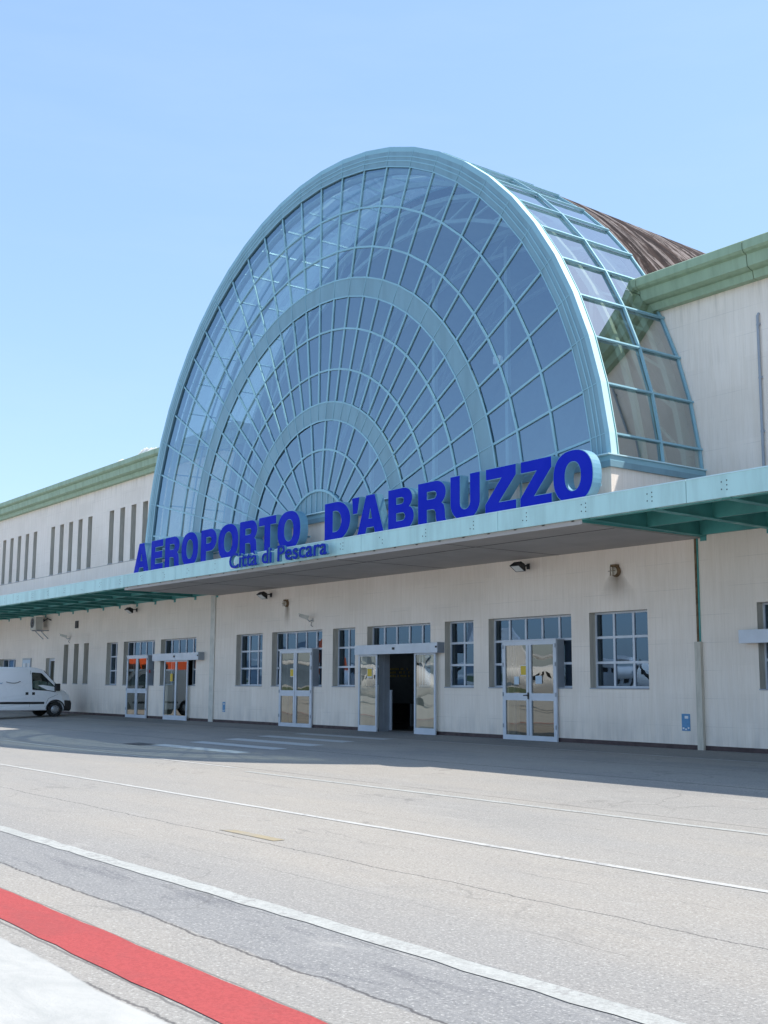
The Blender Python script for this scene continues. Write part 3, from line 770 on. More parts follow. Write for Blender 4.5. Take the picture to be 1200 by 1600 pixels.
sliding_door(-18.85, -14.1, [(-17.6, -16.4), (-16.4, -15.2)], 'closed sliding glass door at the right end')

# ---- dark ground floor room
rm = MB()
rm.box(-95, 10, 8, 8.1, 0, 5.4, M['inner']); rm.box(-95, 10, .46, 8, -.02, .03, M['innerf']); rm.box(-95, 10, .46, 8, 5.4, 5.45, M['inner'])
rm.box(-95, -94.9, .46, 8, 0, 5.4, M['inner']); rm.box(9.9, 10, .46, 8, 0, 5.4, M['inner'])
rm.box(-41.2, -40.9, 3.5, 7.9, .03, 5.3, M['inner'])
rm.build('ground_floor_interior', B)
# a few furnishings half seen through the open door
t = thing('noticeboard', 'dark board with rows of small amber characters inside the open entrance', 'display board', (-38.2, 4.0, 0))
m_ = MB(); m_.box(-39.5, -39.4, 4.0, 4.1, .0, .9, M['alugrey']); m_.box(-37.6, -37.5, 4.0, 4.1, .0, .9, M['alugrey']); m_.build('leg', t)
m_ = MB(); m_.box(-39.6, -37.4, 4.0, 4.12, .9, 2.9, M['black'])
for r_ in range(3):
    for k in range(16):
        if random.random() < .75: m_.box(-39.2 + k * .1, -39.13 + k * .1, 3.985, 4.0, 1.95 + r_ * .14, 2.03 + r_ * .14, M['amber'])
m_.build('panel', t)
m_ = MB(); m_.box(-36.8, -34.9, 5.2, 5.9, .03, .95, M['inner']); m_.box(-36.9, -34.8, 5.1, 6.0, .95, 1.0, M['alugrey']); m_.build('counter', loc=(-35.8, 5.5, 0), label='dark low counter inside the building seen through the open sliding doors', category='counter')

# ---- joint covers and conduits (parts of the building)
j = MB(); j.box(-20.17, -19.98, -.10, 0, -.02, 2.78, M['reveal']); j.build('joint_cover', B)
j = MB(); j.box(-20.12, -20.06, -.05, 0, 2.78, 5.52, M['rust']); j.box(-20.06, -20.02, -.03, 0, 2.78, 5.52, M['tealdk']); j.build('joint_strip', B)
j = MB(); j.box(-46.82, -46.42, -.05, 0, -.02, 5.5, M['acw']); j.build('joint_cover', B)
j = MB(); j.tube([(-17.85, -.06, 6.1), (-17.85, -.06, 11.05), (-17.85, .0, 11.12)], .035, M['alugrey'], 8)
for zz in (6.6, 8, 9.4, 10.8): j.box(-17.9, -17.8, -.06, 0, zz, zz + .05, M['alugrey'])
j.build('conduit', B)

# ------------------------------------------------------------------ signs
def glyph(c):
    def arc(cx, cy, rx, ry, a0, a1, n=12):
        return [(cx + rx * math.cos(R(a0 + (a1 - a0) * i / n)), cy + ry * math.sin(R(a0 + (a1 - a0) * i / n))) for i in range(n + 1)]
    def sup(cx, cy, rx, ry, n=40, e=2.35):
        o = []
        for i in range(n):
            a = 2 * math.pi * i / n; ca, sa = math.cos(a), math.sin(a)
            o.append((cx + rx * math.copysign(abs(ca) ** (2 / e), ca), cy + ry * math.copysign(abs(sa) ** (2 / e), sa)))
        return o
    if c == 'A': return [[(0, 0), (.35, 1), (.65, 1), (1, 0), (.72, 0), (.66, .2), (.34, .2), (.28, 0)], [(.40, .38), (.5, .78), (.60, .38)]]
    if c == 'E': return [[(0, 0), (0, 1), (1, 1), (1, .81), (.3, .81), (.3, .61), (.93, .61), (.93, .42), (.3, .42), (.3, .19), (1, .19), (1, 0)]]
    if c == 'R': return [[(0, 0), (0, 1), (.62, 1)] + arc(.62, .72, .35, .28, 90, -45)[1:] + [(.80, .47), (.90, .40), (.935, .28), (.95, .08), (1, 0), (.70, 0), (.665, .10), (.655, .26), (.60, .345), (.50, .37), (.28, .37), (.28, 0)],
                         [(.28, .57), (.28, .81), (.55, .81)] + arc(.55, .69, .14, .12, 90, -90, 8)[1:]]
    if c == 'P': return [[(0, 0), (0, 1), (.60, 1)] + arc(.60, .675, .40, .325, 90, -90)[1:] + [(.3, .35), (.3, 0)], [(.3, .55), (.3, .80), (.55, .80)] + arc(.55, .675, .16, .125, 90, -90, 8)[1:]]
    if c == 'O': return [sup(.5, .5, .5, .53), sup(.5, .5, .24, .34, e=2.2)]
    if c == 'T': return [[(.35, 0), (.35, .80), (0, .80), (0, 1), (1, 1), (1, .80), (.65, .80), (.65, 0)]]
    if c == 'D': return [[(0, 0), (0, 1), (.45, 1)] + arc(.45, .5, .55, .5, 90, -90, 18)[1:], [(.29, .19), (.29, .81), (.42, .81)] + arc(.42, .5, .27, .31, 90, -90, 14)[1:]]
    if c == "'": return [[(.15, .62), (0, 1), (1, 1), (.7, .62)]]
    if c == 'B': return [[(0, 0), (0, 1), (.60, 1)] + arc(.60, .745, .33, .255, 90, -60)[1:] + arc(.64, .285, .36, .285, 60, -90)[1:], [(.28, .60), (.28, .82), (.52, .82)] + arc(.52, .71, .13, .11, 90, -90, 8)[1:], [(.28, .18), (.28, .43), (.55, .43)] + arc(.55, .305, .15, .125, 90, -90, 8)[1:]]
    if c == 'U': return [[(0, 1), (.29, 1), (.29, .36)] + arc(.5, .36, .21, .18, 180, 360, 10)[1:] + [(.71, 1), (1, 1), (1, .38)] + arc(.5, .38, .5, .41, 0, -180, 20)[1:]]
    if c == 'Z': return [[(0, 0), (0, .20), (.60, .80), (.03, .80), (.03, 1), (1, 1), (1, .80), (.38, .20), (1, .20), (1, 0)]]
def curve_mesh(polys, depth, off, front, zoff=0.0):
    cu = bpy.data.curves.new('tmp', 'CURVE'); cu.dimensions = '2D'; cu.fill_mode = 'BOTH'; cu.extrude = depth / 2; cu.offset = off
    for p in polys:
        sp = cu.splines.new('POLY'); sp.points.add(len(p) - 1); sp.use_cyclic_u = True
        for i, (a, b) in enumerate(p): sp.points[i].co = (a, b, 0, 1)
    return curve_to(cu)
def curve_to(cu):
    ob = bpy.data.objects.new('tmp', cu); COL.objects.link(ob); dg = bpy.context.evaluated_depsgraph_get(); dg.update()
    me = bpy.data.meshes.new_from_object(ob.evaluated_get(dg)); vs = [v.co.copy() for v in me.vertices]; fs = [tuple(p.vertices) for p in me.polygons]
    bpy.data.objects.remove(ob); bpy.data.meshes.remove(me); (bpy.data.curves.remove(cu) if isinstance(cu, bpy.types.Curve) else None)
    return vs, fs
YL = -4.44
sign1 = thing('sign', 'big royal blue letters AEROPORTO D\'ABRUZZO standing on the canopy', 'sign', (-33, YL, 6.1))
Z0, Z1 = 6.13, 7.30
LET = [('A', -45.38, -44.02), ('E', -43.76, -42.76), ('R', -42.51, -41.3), ('O', -41.09, -39.8), ('P', -39.5, -38.35), ('O', -38.16, -36.75), ('R', -36.58, -35.4), ('T', -35.25, -34.18), ('O', -34.01, -32.65),
       ('D', -31.14, -29.78), ("'", -29.62, -29.30), ('A', -29.34, -28.04), ('B', -27.75, -26.58), ('R', -26.32, -25.1), ('U', -24.87, -23.7), ('Z', -23.42, -22.28), ('Z', -22.06, -20.98), ('O', -20.85, -19.58)]
for c, a, b in LET:
    pl_ = [[(a + px * (b - a), Z0 + pz * (Z1 - Z0)) for px, pz in p] for p in glyph(c)]
    vs, fs = curve_mesh(pl_, .30, .042, 0)
    l_ = MB(); l_.mesh([(v.x, YL + .15 - v.z, v.y) for v in vs], fs, M['letterside'])
    L_ = l_.build('letter', sign1)
    vs, fs = curve_mesh(pl_, .012, .024, 0)
    l_ = MB(); l_.mesh([(v.x, YL - .005 - v.z, v.y) for v in vs], fs, M['blue']); l_.build('letter_face', L_)
# rear support frame of the big letters
sp_ = MB(); sp_.box(-45.2, -32.7, YL + .42, YL + .46, 6.45, 6.50, M['fan']); sp_.box(-31, -19.7, YL + .42, YL + .46, 6.45, 6.50, M['fan'])
for a in [-45.0 + 1.6 * k for k in range(16)]:
    if -32.6 < a < -31.1: continue
    sp_.box(a, a + .05, YL + .46, YL + .5, 6.05, 7.1, M['fan'])
sp_.build('support_frame', sign1)
sign2 = thing('sign', 'small blue lettering Città di Pescara fixed in front of the turquoise canopy edge', 'sign', (-33.6, -4.8, 5.6))
txt = 'Città di Pescara'
def tmesh(s, off=0.0, ext=0.0):
    cu = bpy.data.curves.new('tmp', 'FONT'); cu.body = s; cu.size = 1; cu.offset = off; cu.extrude = ext; cu.resolution_u = 3
    return curve_to(cu)
def xmax(s): v, f = tmesh(s); return max(p.x for p in v)
dot = xmax('.'); tot = xmax(txt); A0, A1 = -36.72, -30.50; sx = (A1 - A0) / tot; H_ = max(p.y for p in tmesh('C')[0]); sz = .52 / H_ / 1.0
for i, ch in enumerate(txt):
    if ch == ' ': continue
    adv = xmax(txt[:i] + '.') - dot
    vs, fs = tmesh(ch, .010, .5); m_ = MB(); m_.mesh([(A0 + (adv + v.x) * sx, -4.75 - v.z * .10 + .0, 5.655 + v.y * sz) for v in vs], fs, M['smallside']); L_ = m_.build('letter', sign2)
    vs, fs = tmesh(ch, .009, .5); m_ = MB(); m_.mesh([(A0 + (adv + v.x) * sx, -4.806 - v.z * .02, 5.655 + v.y * sz) for v in vs], fs, M['blue2']); m_.build('letter_face', L_)
m_ = MB(); m_.box(-37.12, -36.78, YC - .012, YC, 5.70, 5.92, M['whitep'])
for dx in (.05, .13, .21): m_.box(-37.1 + dx, -37.06 + dx, YC - .014, YC - .012, 5.84, 5.89, M['black'])
m_.build('plate', loc=(-36.95, YC, 5.8), label='small white plate at the left end of the small blue lettering', category='plate')

# ------------------------------------------------------------------ wall fittings
def floodlight():
    t = thing('floodlight', 'x', 'floodlight', (0, 0, 0), 0, 'black floodlights under the canopy')
    m_ = MB(); m_.box(-.06, .06, -.03, 0, -.05, .12, M['black']); m_.tube([(0, -.02, .05), (0, -.22, .06), (-.05, -.35, .0)], .022, M['black'], 6); m_.build('bracket', t)
    m_ = MB(); c_ = [(-.24, -.30, -.14), (.20, -.30, -.14), (.20, -.58, .04), (-.24, -.58, .04)]
    top = [(-.16, -.24, .05), (.12, -.24, .05), (.12, -.46, .15), (-.16, -.46, .15)]
    m_.mesh(c_ + top, [(0, 1, 2, 3), (4, 7, 6, 5), (0, 4, 5, 1), (1, 5, 6, 2), (2, 6, 7, 3), (3, 7, 4, 0)], M['black'])
    for k in range(4): m_.bar((-.14 + k * .085, -.27, .07), (-.14 + k * .085, -.44, .15), .02, .03, M['black'], up=(0, 0, 1))
    H = m_.build('housing', t)
    m_ = MB(); m_.face([(-.19, -.338, -.129), (.15, -.338, -.129), (.15, -.562, .015), (-.19, -.562, .015)], M['light']); m_.build('lens', H)
    return t
f0 = floodlight()
FL = [(-26.5, 'black floodlight on the wall above the white double doors with blue papers'), (-41.75, 'black floodlight left of the smaller rusty round lamp'), (-54.6, 'black floodlight above the two left glass doors'), (-67.2, 'black floodlight on the far left wall above the air conditioner')]
for i, (x, lab) in enumerate(FL):
    o = f0 if i == 0 else copy_tree(f0); o.location = Vector((x, 0, 5.22)) * S; o['label'] = lab
def roundlamp():
    t = thing('wall_lamp', 'x', 'wall lamp', (0, 0, 0), 0, 'old round wall lamps')
    m_ = MB(); m_.tube([(0, 0, 0), (0, -.05, 0), (0, -.12, 0)], [.16, .16, .13], M['rust'], 16); m_.box(-.10, .10, -.16, 0, .12, .19, M['rust']); m_.build('base', t)
    m_ = MB(); m_.tube([(0, -.12, 0), (0, -.16, 0), (0, -.20, 0), (0, -.22, 0)], [.12, .11, .07, .02], M['reveal'], 14)
    for k in (-1, 1): m_.bar((k * .05, -.21, -.13), (k * .05, -.21, .13), .015, .015, M['rust'])
    m_.bar((-.13, -.215, .0), (.13, -.215, 0), .015, .015, M['rust']); m_.build('lamp_glass', t)
    return t
r0 = roundlamp()
for i, (x, lab) in enumerate([(-22.9, 'rusty round wall lamp with a broad dirt stain above the rightmost three-pane-wide window'), (-40.5, 'rusty round wall lamp with a narrow streak above the middle left double door')]):
    o = r0 if i == 0 else copy_tree(r0); o.location = Vector((x, 0, 4.84)) * S; o['label'] = lab
    if i: o.scale = (.85, .85, .85)
def seccam():
    t = thing('security_camera', 'x', 'security camera', (0, 0, 0), 0, 'security cameras on the wall')
    m_ = MB(); m_.box(-.05, .05, -.02, 0, -.12, .02, M['acw']); m_.tube([(0, -.02, -.05), (0, -.16, -.10), (-.02, -.26, .0)], .02, M['alugrey'], 6); m_.tube([(0, -.05, -.12), (.02, -.1, -.25), (0, -.02, -.3)], .012, M['black'], 5); m_.build('bracket', t)
    m_ = MB(); m_.bar((.02, -.22, .02), (-.16, -.50, .12), .13, .12, M['acw'], up=(0, 0, 1)); m_.bar((.03, -.2, .095), (-.19, -.55, .19), .16, .02, M['acw'], up=(0, 0, 1)); H = m_.build('housing', t)
    m_ = MB(); m_.tube([(-.16, -.50, .12), (-.168, -.513, .125)], .045, M['black'], 10); m_.build('lens', H)
    return t
c0 = seccam()
for i, (x, lab) in enumerate([(-38.6, 'small white security camera right of the smaller rusty lamp'), (-63.1, 'small white security camera above three narrow slits on the left')]):
    o = c0 if i == 0 else copy_tree(c0); o.location = Vector((x, 0, 4.15)) * S; o['label'] = lab
# air conditioner
t = thing('air_conditioner', 'cream air conditioner box hung on the wall under the canopy at far left', 'air conditioner', (-67.7, -.1, 4.75))
X0, Y0, Zc = -67.2, -.75, 4.66
m_ = MB(); m_.box(X0 - .15, X0 + .72, Y0, Y0 + .42, Zc, Zc + .74, M['acw']); bevel(m_.build('casing', t), .015)
m_ = MB()
for r_ in (.28, .20, .12): 
    q = [(X0 + .2 + r_ * math.cos(2 * math.pi * k / 20), Y0 - .012, Zc + .4 + r_ * math.sin(2 * math.pi * k / 20)) for k in range(21)]
    m_.tube(q, .012, M['alugrey'], 5, False)
m_.tube([(X0 + .2, Y0 - .004, Zc + .4), (X0 + .2, Y0 - .001, Zc + .4)], .27, M['black'], 20); m_.build('fan_grille', t)
m_ = MB(); m_.bar((X0, Y0 + .05, Zc - .03), (X0, -.0, Zc - .03), .05, .05, M['alugrey'], up=(0, 0, 1)); m_.bar((X0 + .8, Y0 + .05, Zc - .03), (X0 + .8, 0, Zc - .03), .05, .05, M['alugrey'], up=(0, 0, 1)); m_.bar((X0 + .8, -.5, Zc - .03), (X0 + .8, 0, Zc - .5), .04, .04, M['alugrey'], up=(0, 0, 1)); m_.bar((X0, -.5, Zc - .03), (X0, 0, Zc - .5), .04, .04, M['alugrey'], up=(0, 0, 1)); m_.build('bracket', t)
m_ = MB(); m_.tube([(X0 + .9, Y0 + .4, Zc + .5), (X0 + 1.1, -.2, Zc + .65), (X0 + 1.15, 0, Zc + .55)], .03, M['black'], 6); m_.build('pipe', t)
m_ = MB(); m_.box(-62.4, -62.0, -.04, 0, 4.62, 5.02, M['black'])
for k in range(5): m_.box(-62.37, -62.03, -.06, -.04, 4.66 + k * .07, 4.69 + k * .07, M['iron'])
m_.build('vent', loc=(-62.2, 0, 4.6), label='small black louvred vent high on the wall left of the doors', category='vent')
def notice(x, z, w_, h_, lab, name='notice'):
    t = thing(name, lab, 'notice', (x, 0, z), 0)
    m_ = MB(); m_.box(x - w_ / 2, x + w_ / 2, -.012, 0, z, z + h_, M['notice']); m_.build('panel', t)
    m_ = MB(); m_.box(x - w_ * .12, x + w_ * .3, -.014, -.012, z + h_ * .72, z + h_ * .88, M['whitep']); m_.box(x - w_ * .4, x - w_ * .2, -.014, -.012, z + h_ * .10, z + h_ * .2, M['whitep']); m_.box(x - w_ * .1, x + w_ * .1, -.014, -.012, z + h_ * .05, z + h_ * .14, M['whitep']); m_.box(x + w_ * .22, x + w_ * .4, -.014, -.012, z + h_ * .12, z + h_ * .22, M['whitep']); m_.build('symbols', t)
notice(-20.6, .47, .27, .44, 'blue notice plate low on the wall beside the right grey joint cover')
notice(-45.5, .45, .22, .42, 'small blue notice plate low on the wall right of the left joint cover')
t = thing('noticeboard', 'grey framed noticeboard on the wall behind the white van', 'noticeboard', (-69.6, 0, 1.6))
m_ = MB(); m_.box(-70.3, -68.9, -.06, 0, 1.6, 3.1, M['alugrey']); m_.build('frame', t)
m_ = MB(); m_.box(-70.2, -69.0, -.065, -.06, 1.7, 3.0, M['paper'])
for k in range(6): m_.box(-70.1 + .38 * (k % 3), -69.82 + .38 * (k % 3), -.069, -.065, 1.85 + .55 * (k // 3), 2.25 + .55 * (k // 3), M['whitep' if k % 2 else 'alugrey'])
m_.build('papers', t)
m_ = MB(); m_.box(-48.0 - 5.0, -52.85, -.01, 0, 2.15, 2.3, M['red']); m_.build('sticker', loc=(-52.9, 0, 2.2), label='tiny red sticker on the wall between the two left glass doors', category='sticker')

# ------------------------------------------------------------------ vans
def van(loc, rz, lab, body, bus=False):
    t = thing('van', lab, 'van', loc, rz); U = 1 / S
    # local axes: +x forward, y lateral, metres * U
    Wd = .98 * U; prof = [(-4.65, .42), (-4.72, .55), (-4.72, 1.0), (-4.66, 1.95), (-4.56, 2.12), (-4.3, 2.17), (-1.1, 2.17), (-.80, 2.14), (-.55, 2.05), (.22, 1.20), (.45, 1.09), (.62, .95), (.68, .78), (.70, .55), (.68, .36), (.60, .28), (.42, .28)]
    arch = [(.36 * math.cos(R(a)), .33 + .36 * math.sin(R(a))) for a in range(-8, 189, 14)]
    rear = [(-3.2 + .36 * math.cos(R(a)), .33 + .36 * math.sin(R(a))) for a in range(-8, 189, 14)]
    outl = prof + arch + rear
    outl = [(x * U, z * U) for x, z in outl]
    def ty(z): z /= U; return Wd - (max(0, z - 1.05) ** 1.5) * .10 * U - max(0, .5 - z) * .10 * U
    def hood(x, z):  # narrow the nose in plan
        return ty(z) - max(0, x / U - .25) ** 1.6 * .45 * U
    m_ = MB(); n = len(outl)
    vs = [(x, s * hood(x, z), z) for s in (-1, 1) for x, z in outl]
    m_.mesh(vs, [(i, (i + 1) % n, (i + 1) % n + n, i + n) for i in range(n)] + [tuple(range(n)), tuple(range(n, 2 * n))[::-1]], body)
    b_ = bevel(m_.build('body', t), .05, 3, 35)
    def side(name, pts, m, par, off=.012, both=True):
        mb = MB()
        for s in (-1, 1) if both else (-1,):
            mb.face([(x * U, s * (hood(x * U, z * U) + off * U), z * U) for x, z in pts], m)
        return mb.build(name, par)
    for s, nm in ((-1, ''), (1, '')):
        dm = MB(); dm.face([(x * U, s * (hood(x * U, z * U) + .006 * U), z * U) for x, z in ((-1.12, .45), (-1.12, 2.02), (-.62, 1.96), (.12, 1.24), (.10, 1.0), (-.33, .80), (-.47, .45))], body)
        for (a, b) in (((-1.12, .45), (-1.12, 2.02)), ((-.47, .45), (-.33, .80)), ((-.33, .80), (.1, 1.0))):
            pa = (a[0] * U, s * (hood(a[0] * U, a[1] * U) + .008 * U), a[1] * U); pb = (b[0] * U, s * (hood(b[0] * U, b[1] * U) + .008 * U), b[1] * U); dm.bar(pa, pb, .012, .006, M['iron'], up=(0, 1, 0))
        d_ = dm.build('door', t)
        w_ = MB(); w_.face([(x * U, s * (hood(x * U, z * U) + .014 * U), z * U) for x, z in ((-1.02, 1.2), (-1.05, 1.93), (-.66, 1.90), (.03, 1.22), (-.05, 1.10), (-.38, 1.16))], M['glcar'])
        q = [(x * U, s * (hood(x * U, z * U) + .016 * U), z * U) for x, z in ((-1.02, 1.2), (-1.05, 1.93), (-.66, 1.90), (.03, 1.22), (-.05, 1.10), (-.38, 1.16))]
        for i in range(6): w_.bar(q[i], q[(i + 1) % 6], .035 * U, .012, M['black'], up=(0, 1, 0))
        w_.bar((-.42 * U, s * (hood(-.4 * U, 1.4 * U) + .016 * U), 1.16 * U), (-.38 * U, s * (hood(-.38 * U, 1.65 * U) + .016 * U), 1.62 * U), .035 * U, .012, M['black'], up=(0, 1, 0))
        # dark lining behind the side glass, follows the opening
        w_.face([(x * U, s * (hood(x * U, z * U) + .008 * U), z * U) for x, z in ((-1.02, 1.2), (-1.05, 1.93), (-.66, 1.90), (.03, 1.22), (-.05, 1.10), (-.38, 1.16))], M['inner'])
        w_.build('window', d_)
        h_ = MB(); h_.box(-1.04 * U, -.92 * U, s * (ty(1.02 * U) + .0) - .02, s * ty(1.02 * U) + .02, .96 * U, 1.08 * U, M['black']); h_.build('handle', d_)
        h_ = MB(); h_.box(-1.32 * U, -1.20 * U, s * (ty(1.02 * U) + .0) - .02, s * ty(1.02 * U) + .02, .96 * U, 1.08 * U, M['black']); h_.build('side_door_handle', t)
        mr = MB(); mr.bar((-.02 * U, s * (hood(0, 1.2 * U)), 1.2 * U), (.0, s * (hood(0, 1.2 * U) + .10 * U), 1.24 * U), .08, .08, M['black'], up=(0, 0, 1)); mr.box(-.10 * U, .10 * U, s * (Wd + .03 * U) if s > 0 else -(Wd + .22 * U), (Wd + .22 * U) if s > 0 else -(Wd + .03 * U), 1.14 * U, 1.46 * U, M['black']); bevel(mr.build('mirror', t), .02)
    side('stripe', [(-4.6, .56), (-4.6, .66), (-3.62, .66), (-3.62, .56)], M['black'], t); side('stripe', [(-2.78, .56), (-2.78, .66), (-.50, .66), (-.50, .56)], M['black'], t)
    ar = MB()
    for s in (-1, 1):
        for X in (0, -3.2):
            q = [((X + .40 * math.cos(R(a))) * U, s * (hood((X + .4 * math.cos(R(a))) * U, .5 * U) + .01), (.33 + .40 * math.sin(R(a))) * U) for a in range(0, 181, 15)]
            ar.tube(q, .035, M['black'] if X == 0 else body, 6)
    ar.build('wheel_arch', t)
    bm_ = MB(); 
    pr = [(.36, .26), (.70, .24), (.76, .35), (.76, .60), (.71, .72), (.38, .74), (.40, .4)]
    n = len(pr); 
    for s in (-1, 1):
        pass
    vs = [(x * U, s * (hood(x * U, z * U) + .02), z * U) for s in (-1, 1) for x, z in pr]
    bm_.mesh(vs, [(i, (i + 1) % n, (i + 1) % n + n, i + n) for i in range(n)] + [tuple(range(n)), tuple(range(n, 2 * n))[::-1]], M['black']); bevel(bm_.build('bumper', t), .04, 2)
    rb = MB(); rb.box(-4.80 * U, -4.66 * U, -Wd, Wd, .35 * U, .55 * U, M['black']); rb.build('bumper', t)
    ws = MB(); ws.mesh([(-.50 * U, -.78 * U, 2.02 * U), (-.50 * U, .78 * U, 2.02 * U), (.205 * U, .86 * U, 1.235 * U), (.205 * U, -.86 * U, 1.235 * U)], [(0, 1, 2, 3)], M['black'])
    for v in ws.v: v.x += .02; v.z += .02
    ws.build('windscreen', t)
    for s in (-1, 1):
        hl = MB(); hl.mesh([((x - .24) * U, s * y * U, z * U) for x, y, z in ((.80, .52, .78), (.60, .86, .82), (.50, .88, .98), (.76, .55, 1.0), (.97, .52, .76), (.78, .86, .78), (.68, .88, 1.0), (.86, .55, .98))],
                           [(0, 1, 2, 3), (4, 7, 6, 5), (0, 4, 5, 1), (1, 5, 6, 2), (2, 6, 7, 3), (3, 7, 4, 0)], M['light']); hl.build('headlight', t)
        tl = MB(); tl.box(-4.76 * U, -4.70 * U, s * .97 * U - .06, s * .97 * U + .02, .9 * U, 1.5 * U, M['orange']); tl.build('tail_light', t)
    for X in (0, -3.2):
        for s in (-1, 1):
            wy = s * (Wd - .02 * U)
            wh = MB(); wh.tube([(X * U, wy - s * .22 * U, .32 * U), (X * U, wy - s * .2 * U, .32 * U), (X * U, wy - s * .02 * U, .32 * U), (X * U, wy, .32 * U)], [.28 * U, .32 * U, .32 * U, .29 * U], M['tyre'], 28); W_ = wh.build('wheel', t)
            rb = MB(); rb.tube([(X * U, wy - s * .02, .32 * U), (X * U, wy + s * .012, .32 * U), (X * U, wy + s * .03, .32 * U)], [.19 * U, .18 * U, .08 * U], M['rim'], 20)
            for k in range(8): a = k * math.pi / 4; rb.tube([(X * U + .13 * U * math.cos(a), wy + s * .0, (.32 + .13 * math.sin(a)) * U), (X * U + .13 * U * math.cos(a), wy + s * .022, (.32 + .13 * math.sin(a)) * U)], .022 * U, M['iron'], 6)
            rb.build('rim', W_)
    if bus:
        for k in range(3): side('side_window', [(-2.15 - k * 1.05 + .95, 1.2), (-2.15 - k * 1.05 + .95, 1.9), (-2.15 - k * 1.05, 1.9), (-2.15 - k * 1.05, 1.2)], M['glcar'], t, .014)
        side('lower_panel', [(-3.6, .7), (-3.6, 1.0), (-1.2, 1.0), (-1.2, .7)], M['white'], t, .013)
    else:
        lg = MB(); q = [((-2.15 + .12 * k) * U, -(ty(1.5 * U) + .016), (1.52 - .05 * math.sin(k / 5 * math.pi) + (.03 if k == 5 else 0)) * U) for k in range(6)]
        lg.tube(q, .016, M['iron'], 5); lg.tube([((-2.6 + .05 * k) * U, -(ty(1.5 * U) + .016), (1.50 + .06 * math.sin(k)) * U) for k in range(7)], .014, M['notice'], 5)
        lg.build('side_logo', t)
    return t
van((-61.0, -1.95, gz(-1.95)), R(90), 'white panel van with black side stripe parked nose to the wall at the left', M['white']).scale = (1, 1, .95)
o = van((-98, -19.0, -.4), R(165), 'large orange red bus with white lower panel, added out of view far left for its reflection in the doors', M['orange'], True); o.name = 'reflection_bus'; o['category'] = 'bus'; o.scale = (1.6, 1.6, 1.6)  # enlarged van added out of view to give the doors an orange reflection

# ------------------------------------------------------------------ aircraft on the open apron (seen mirrored in the doors)
def plane(loc, rz, lab, fin):
    t = thing('airliner', lab, 'airliner', loc, rz, None)
    def part(mb, nm, p=t): return mb.build(nm, p)
    n = 22; st = [(-15.5, .25, 3.3), (-13, .85, 3.0), (-9, 1.45, 2.6), (-5, 1.65, 2.45), (8, 1.65, 2.45), (11.5, 1.5, 2.4), (13.2, 1.05, 2.2), (14.4, .5, 2.0), (14.9, .12, 1.9)]
    m_ = MB(); m_.tube([(x, 0, z) for x, r, z in st], [r for x, r, z in st], M['white'], n); part(m_, 'fuselage')
    m_ = MB(); 
    for s in (-1, 1):
        for k in range(20): x = -7.5 + k * .85; m_.box(x, x + .4, s * 1.60 - .03, s * 1.60 + .03, 2.75, 3.2, M['black'])
    part(m_, 'cabin_windows')
    m_ = MB(); m_.mesh([(12.4, -1.0, 2.75), (12.4, 1.0, 2.75), (13.6, .6, 2.5), (13.6, -.6, 2.5), (12.2, -.7, 3.35), (12.2, .7, 3.35)], [(0, 3, 2, 1), (2, 3, 4, 5), (0, 4, 3), (1, 2, 5), (0, 1, 5, 4)], M['black']); part(m_, 'cockpit_window')
    def slab(p, q, tp, tq, nm, m):
        mb = MB(); mb.mesh([(*p[0],), (*p[1],), (*q[1],), (*q[0],)] + [tuple(Vector(v) + Vector(tp)) for v in p] + [tuple(Vector(v) + Vector(tq)) for v in (q[1], q[0])],
                [(0, 1, 2, 3), (4, 7, 6, 5), (0, 4, 5, 1), (1, 5, 6, 2), (2, 6, 7, 3), (3, 7, 4, 0)], m); return part(mb, nm)
    for s in (-1, 1):
        slab([(2.5, 0, 4.0), (-.8, 0, 4.0)], [(1.6, s * 15, 4.4), (-.2, s * 15, 4.4)], (0, 0, .4), (0, 0, .15), 'wing', M['white'])
        slab([(-14.0, 0, 8.0), (-16.0, 0, 8.0)], [(-14.9, s * 4, 8.1), (-16.2, s * 4, 8.1)], (0, 0, .2), (0, 0, .1), 'tailplane', M['white'])
        m_ = MB(); m_.tube([(-1.8, s * 4.6, 3.8), (0, s * 4.6, 3.8), (2.5, s * 4.6, 3.8), (4, s * 4.6, 3.75), (4.5, s * 4.6, 3.75)], [.25, .6, .62, .5, .12], M['white'], 14); e = part(m_, 'engine')
        m_ = MB()
        for k in range(4): a = R(45 + 90 * k); m_.bar((4.2, s * 4.6, 3.75), (4.2, s * 4.6 + 2.0 * math.cos(a), 3.75 + 2.0 * math.sin(a)), .28, .05, M['black'], up=(1, 0, 0))
        part(m_, 'propeller', e)
        m_ = MB(); m_.tube([(0, s * 2.0, .5), (0, s * 1.3, 1.5)], .14, M['alugrey'], 8); m_.tube([(0, s * 2.2, .5), (0, s * 1.75, .5)], .5, M['tyre'], 16); part(m_, 'landing_gear')
    m_ = MB(); m_.mesh([(x, y, z) for y in (-.16, .16) for x, z in ((-9.6, 3.9), (-12.6, 8.2), (-15.2, 8.2), (-15.3, 3.4))], [(0, 1, 2, 3), (4, 7, 6, 5), (0, 4, 5, 1), (1, 5, 6, 2), (2, 6, 7, 3), (3, 7, 4, 0)], fin); part(m_, 'fin')
    m_ = MB(); m_.tube([(11.5, 0, .4), (11.5, 0, 1.4)], .1, M['alugrey'], 8); m_.tube([(11.5, -.22, .38), (11.5, .22, .38)], .38, M['tyre'], 14); part(m_, 'landing_gear')
    return t
plane((-106, -52, -.4), R(8), 'white propeller airliner with orange tail fin on the distant apron', M['orange'])
plane((-76, -58, -.4), R(-12), 'all white propeller airliner on the apron opposite the entrance', M['white'])

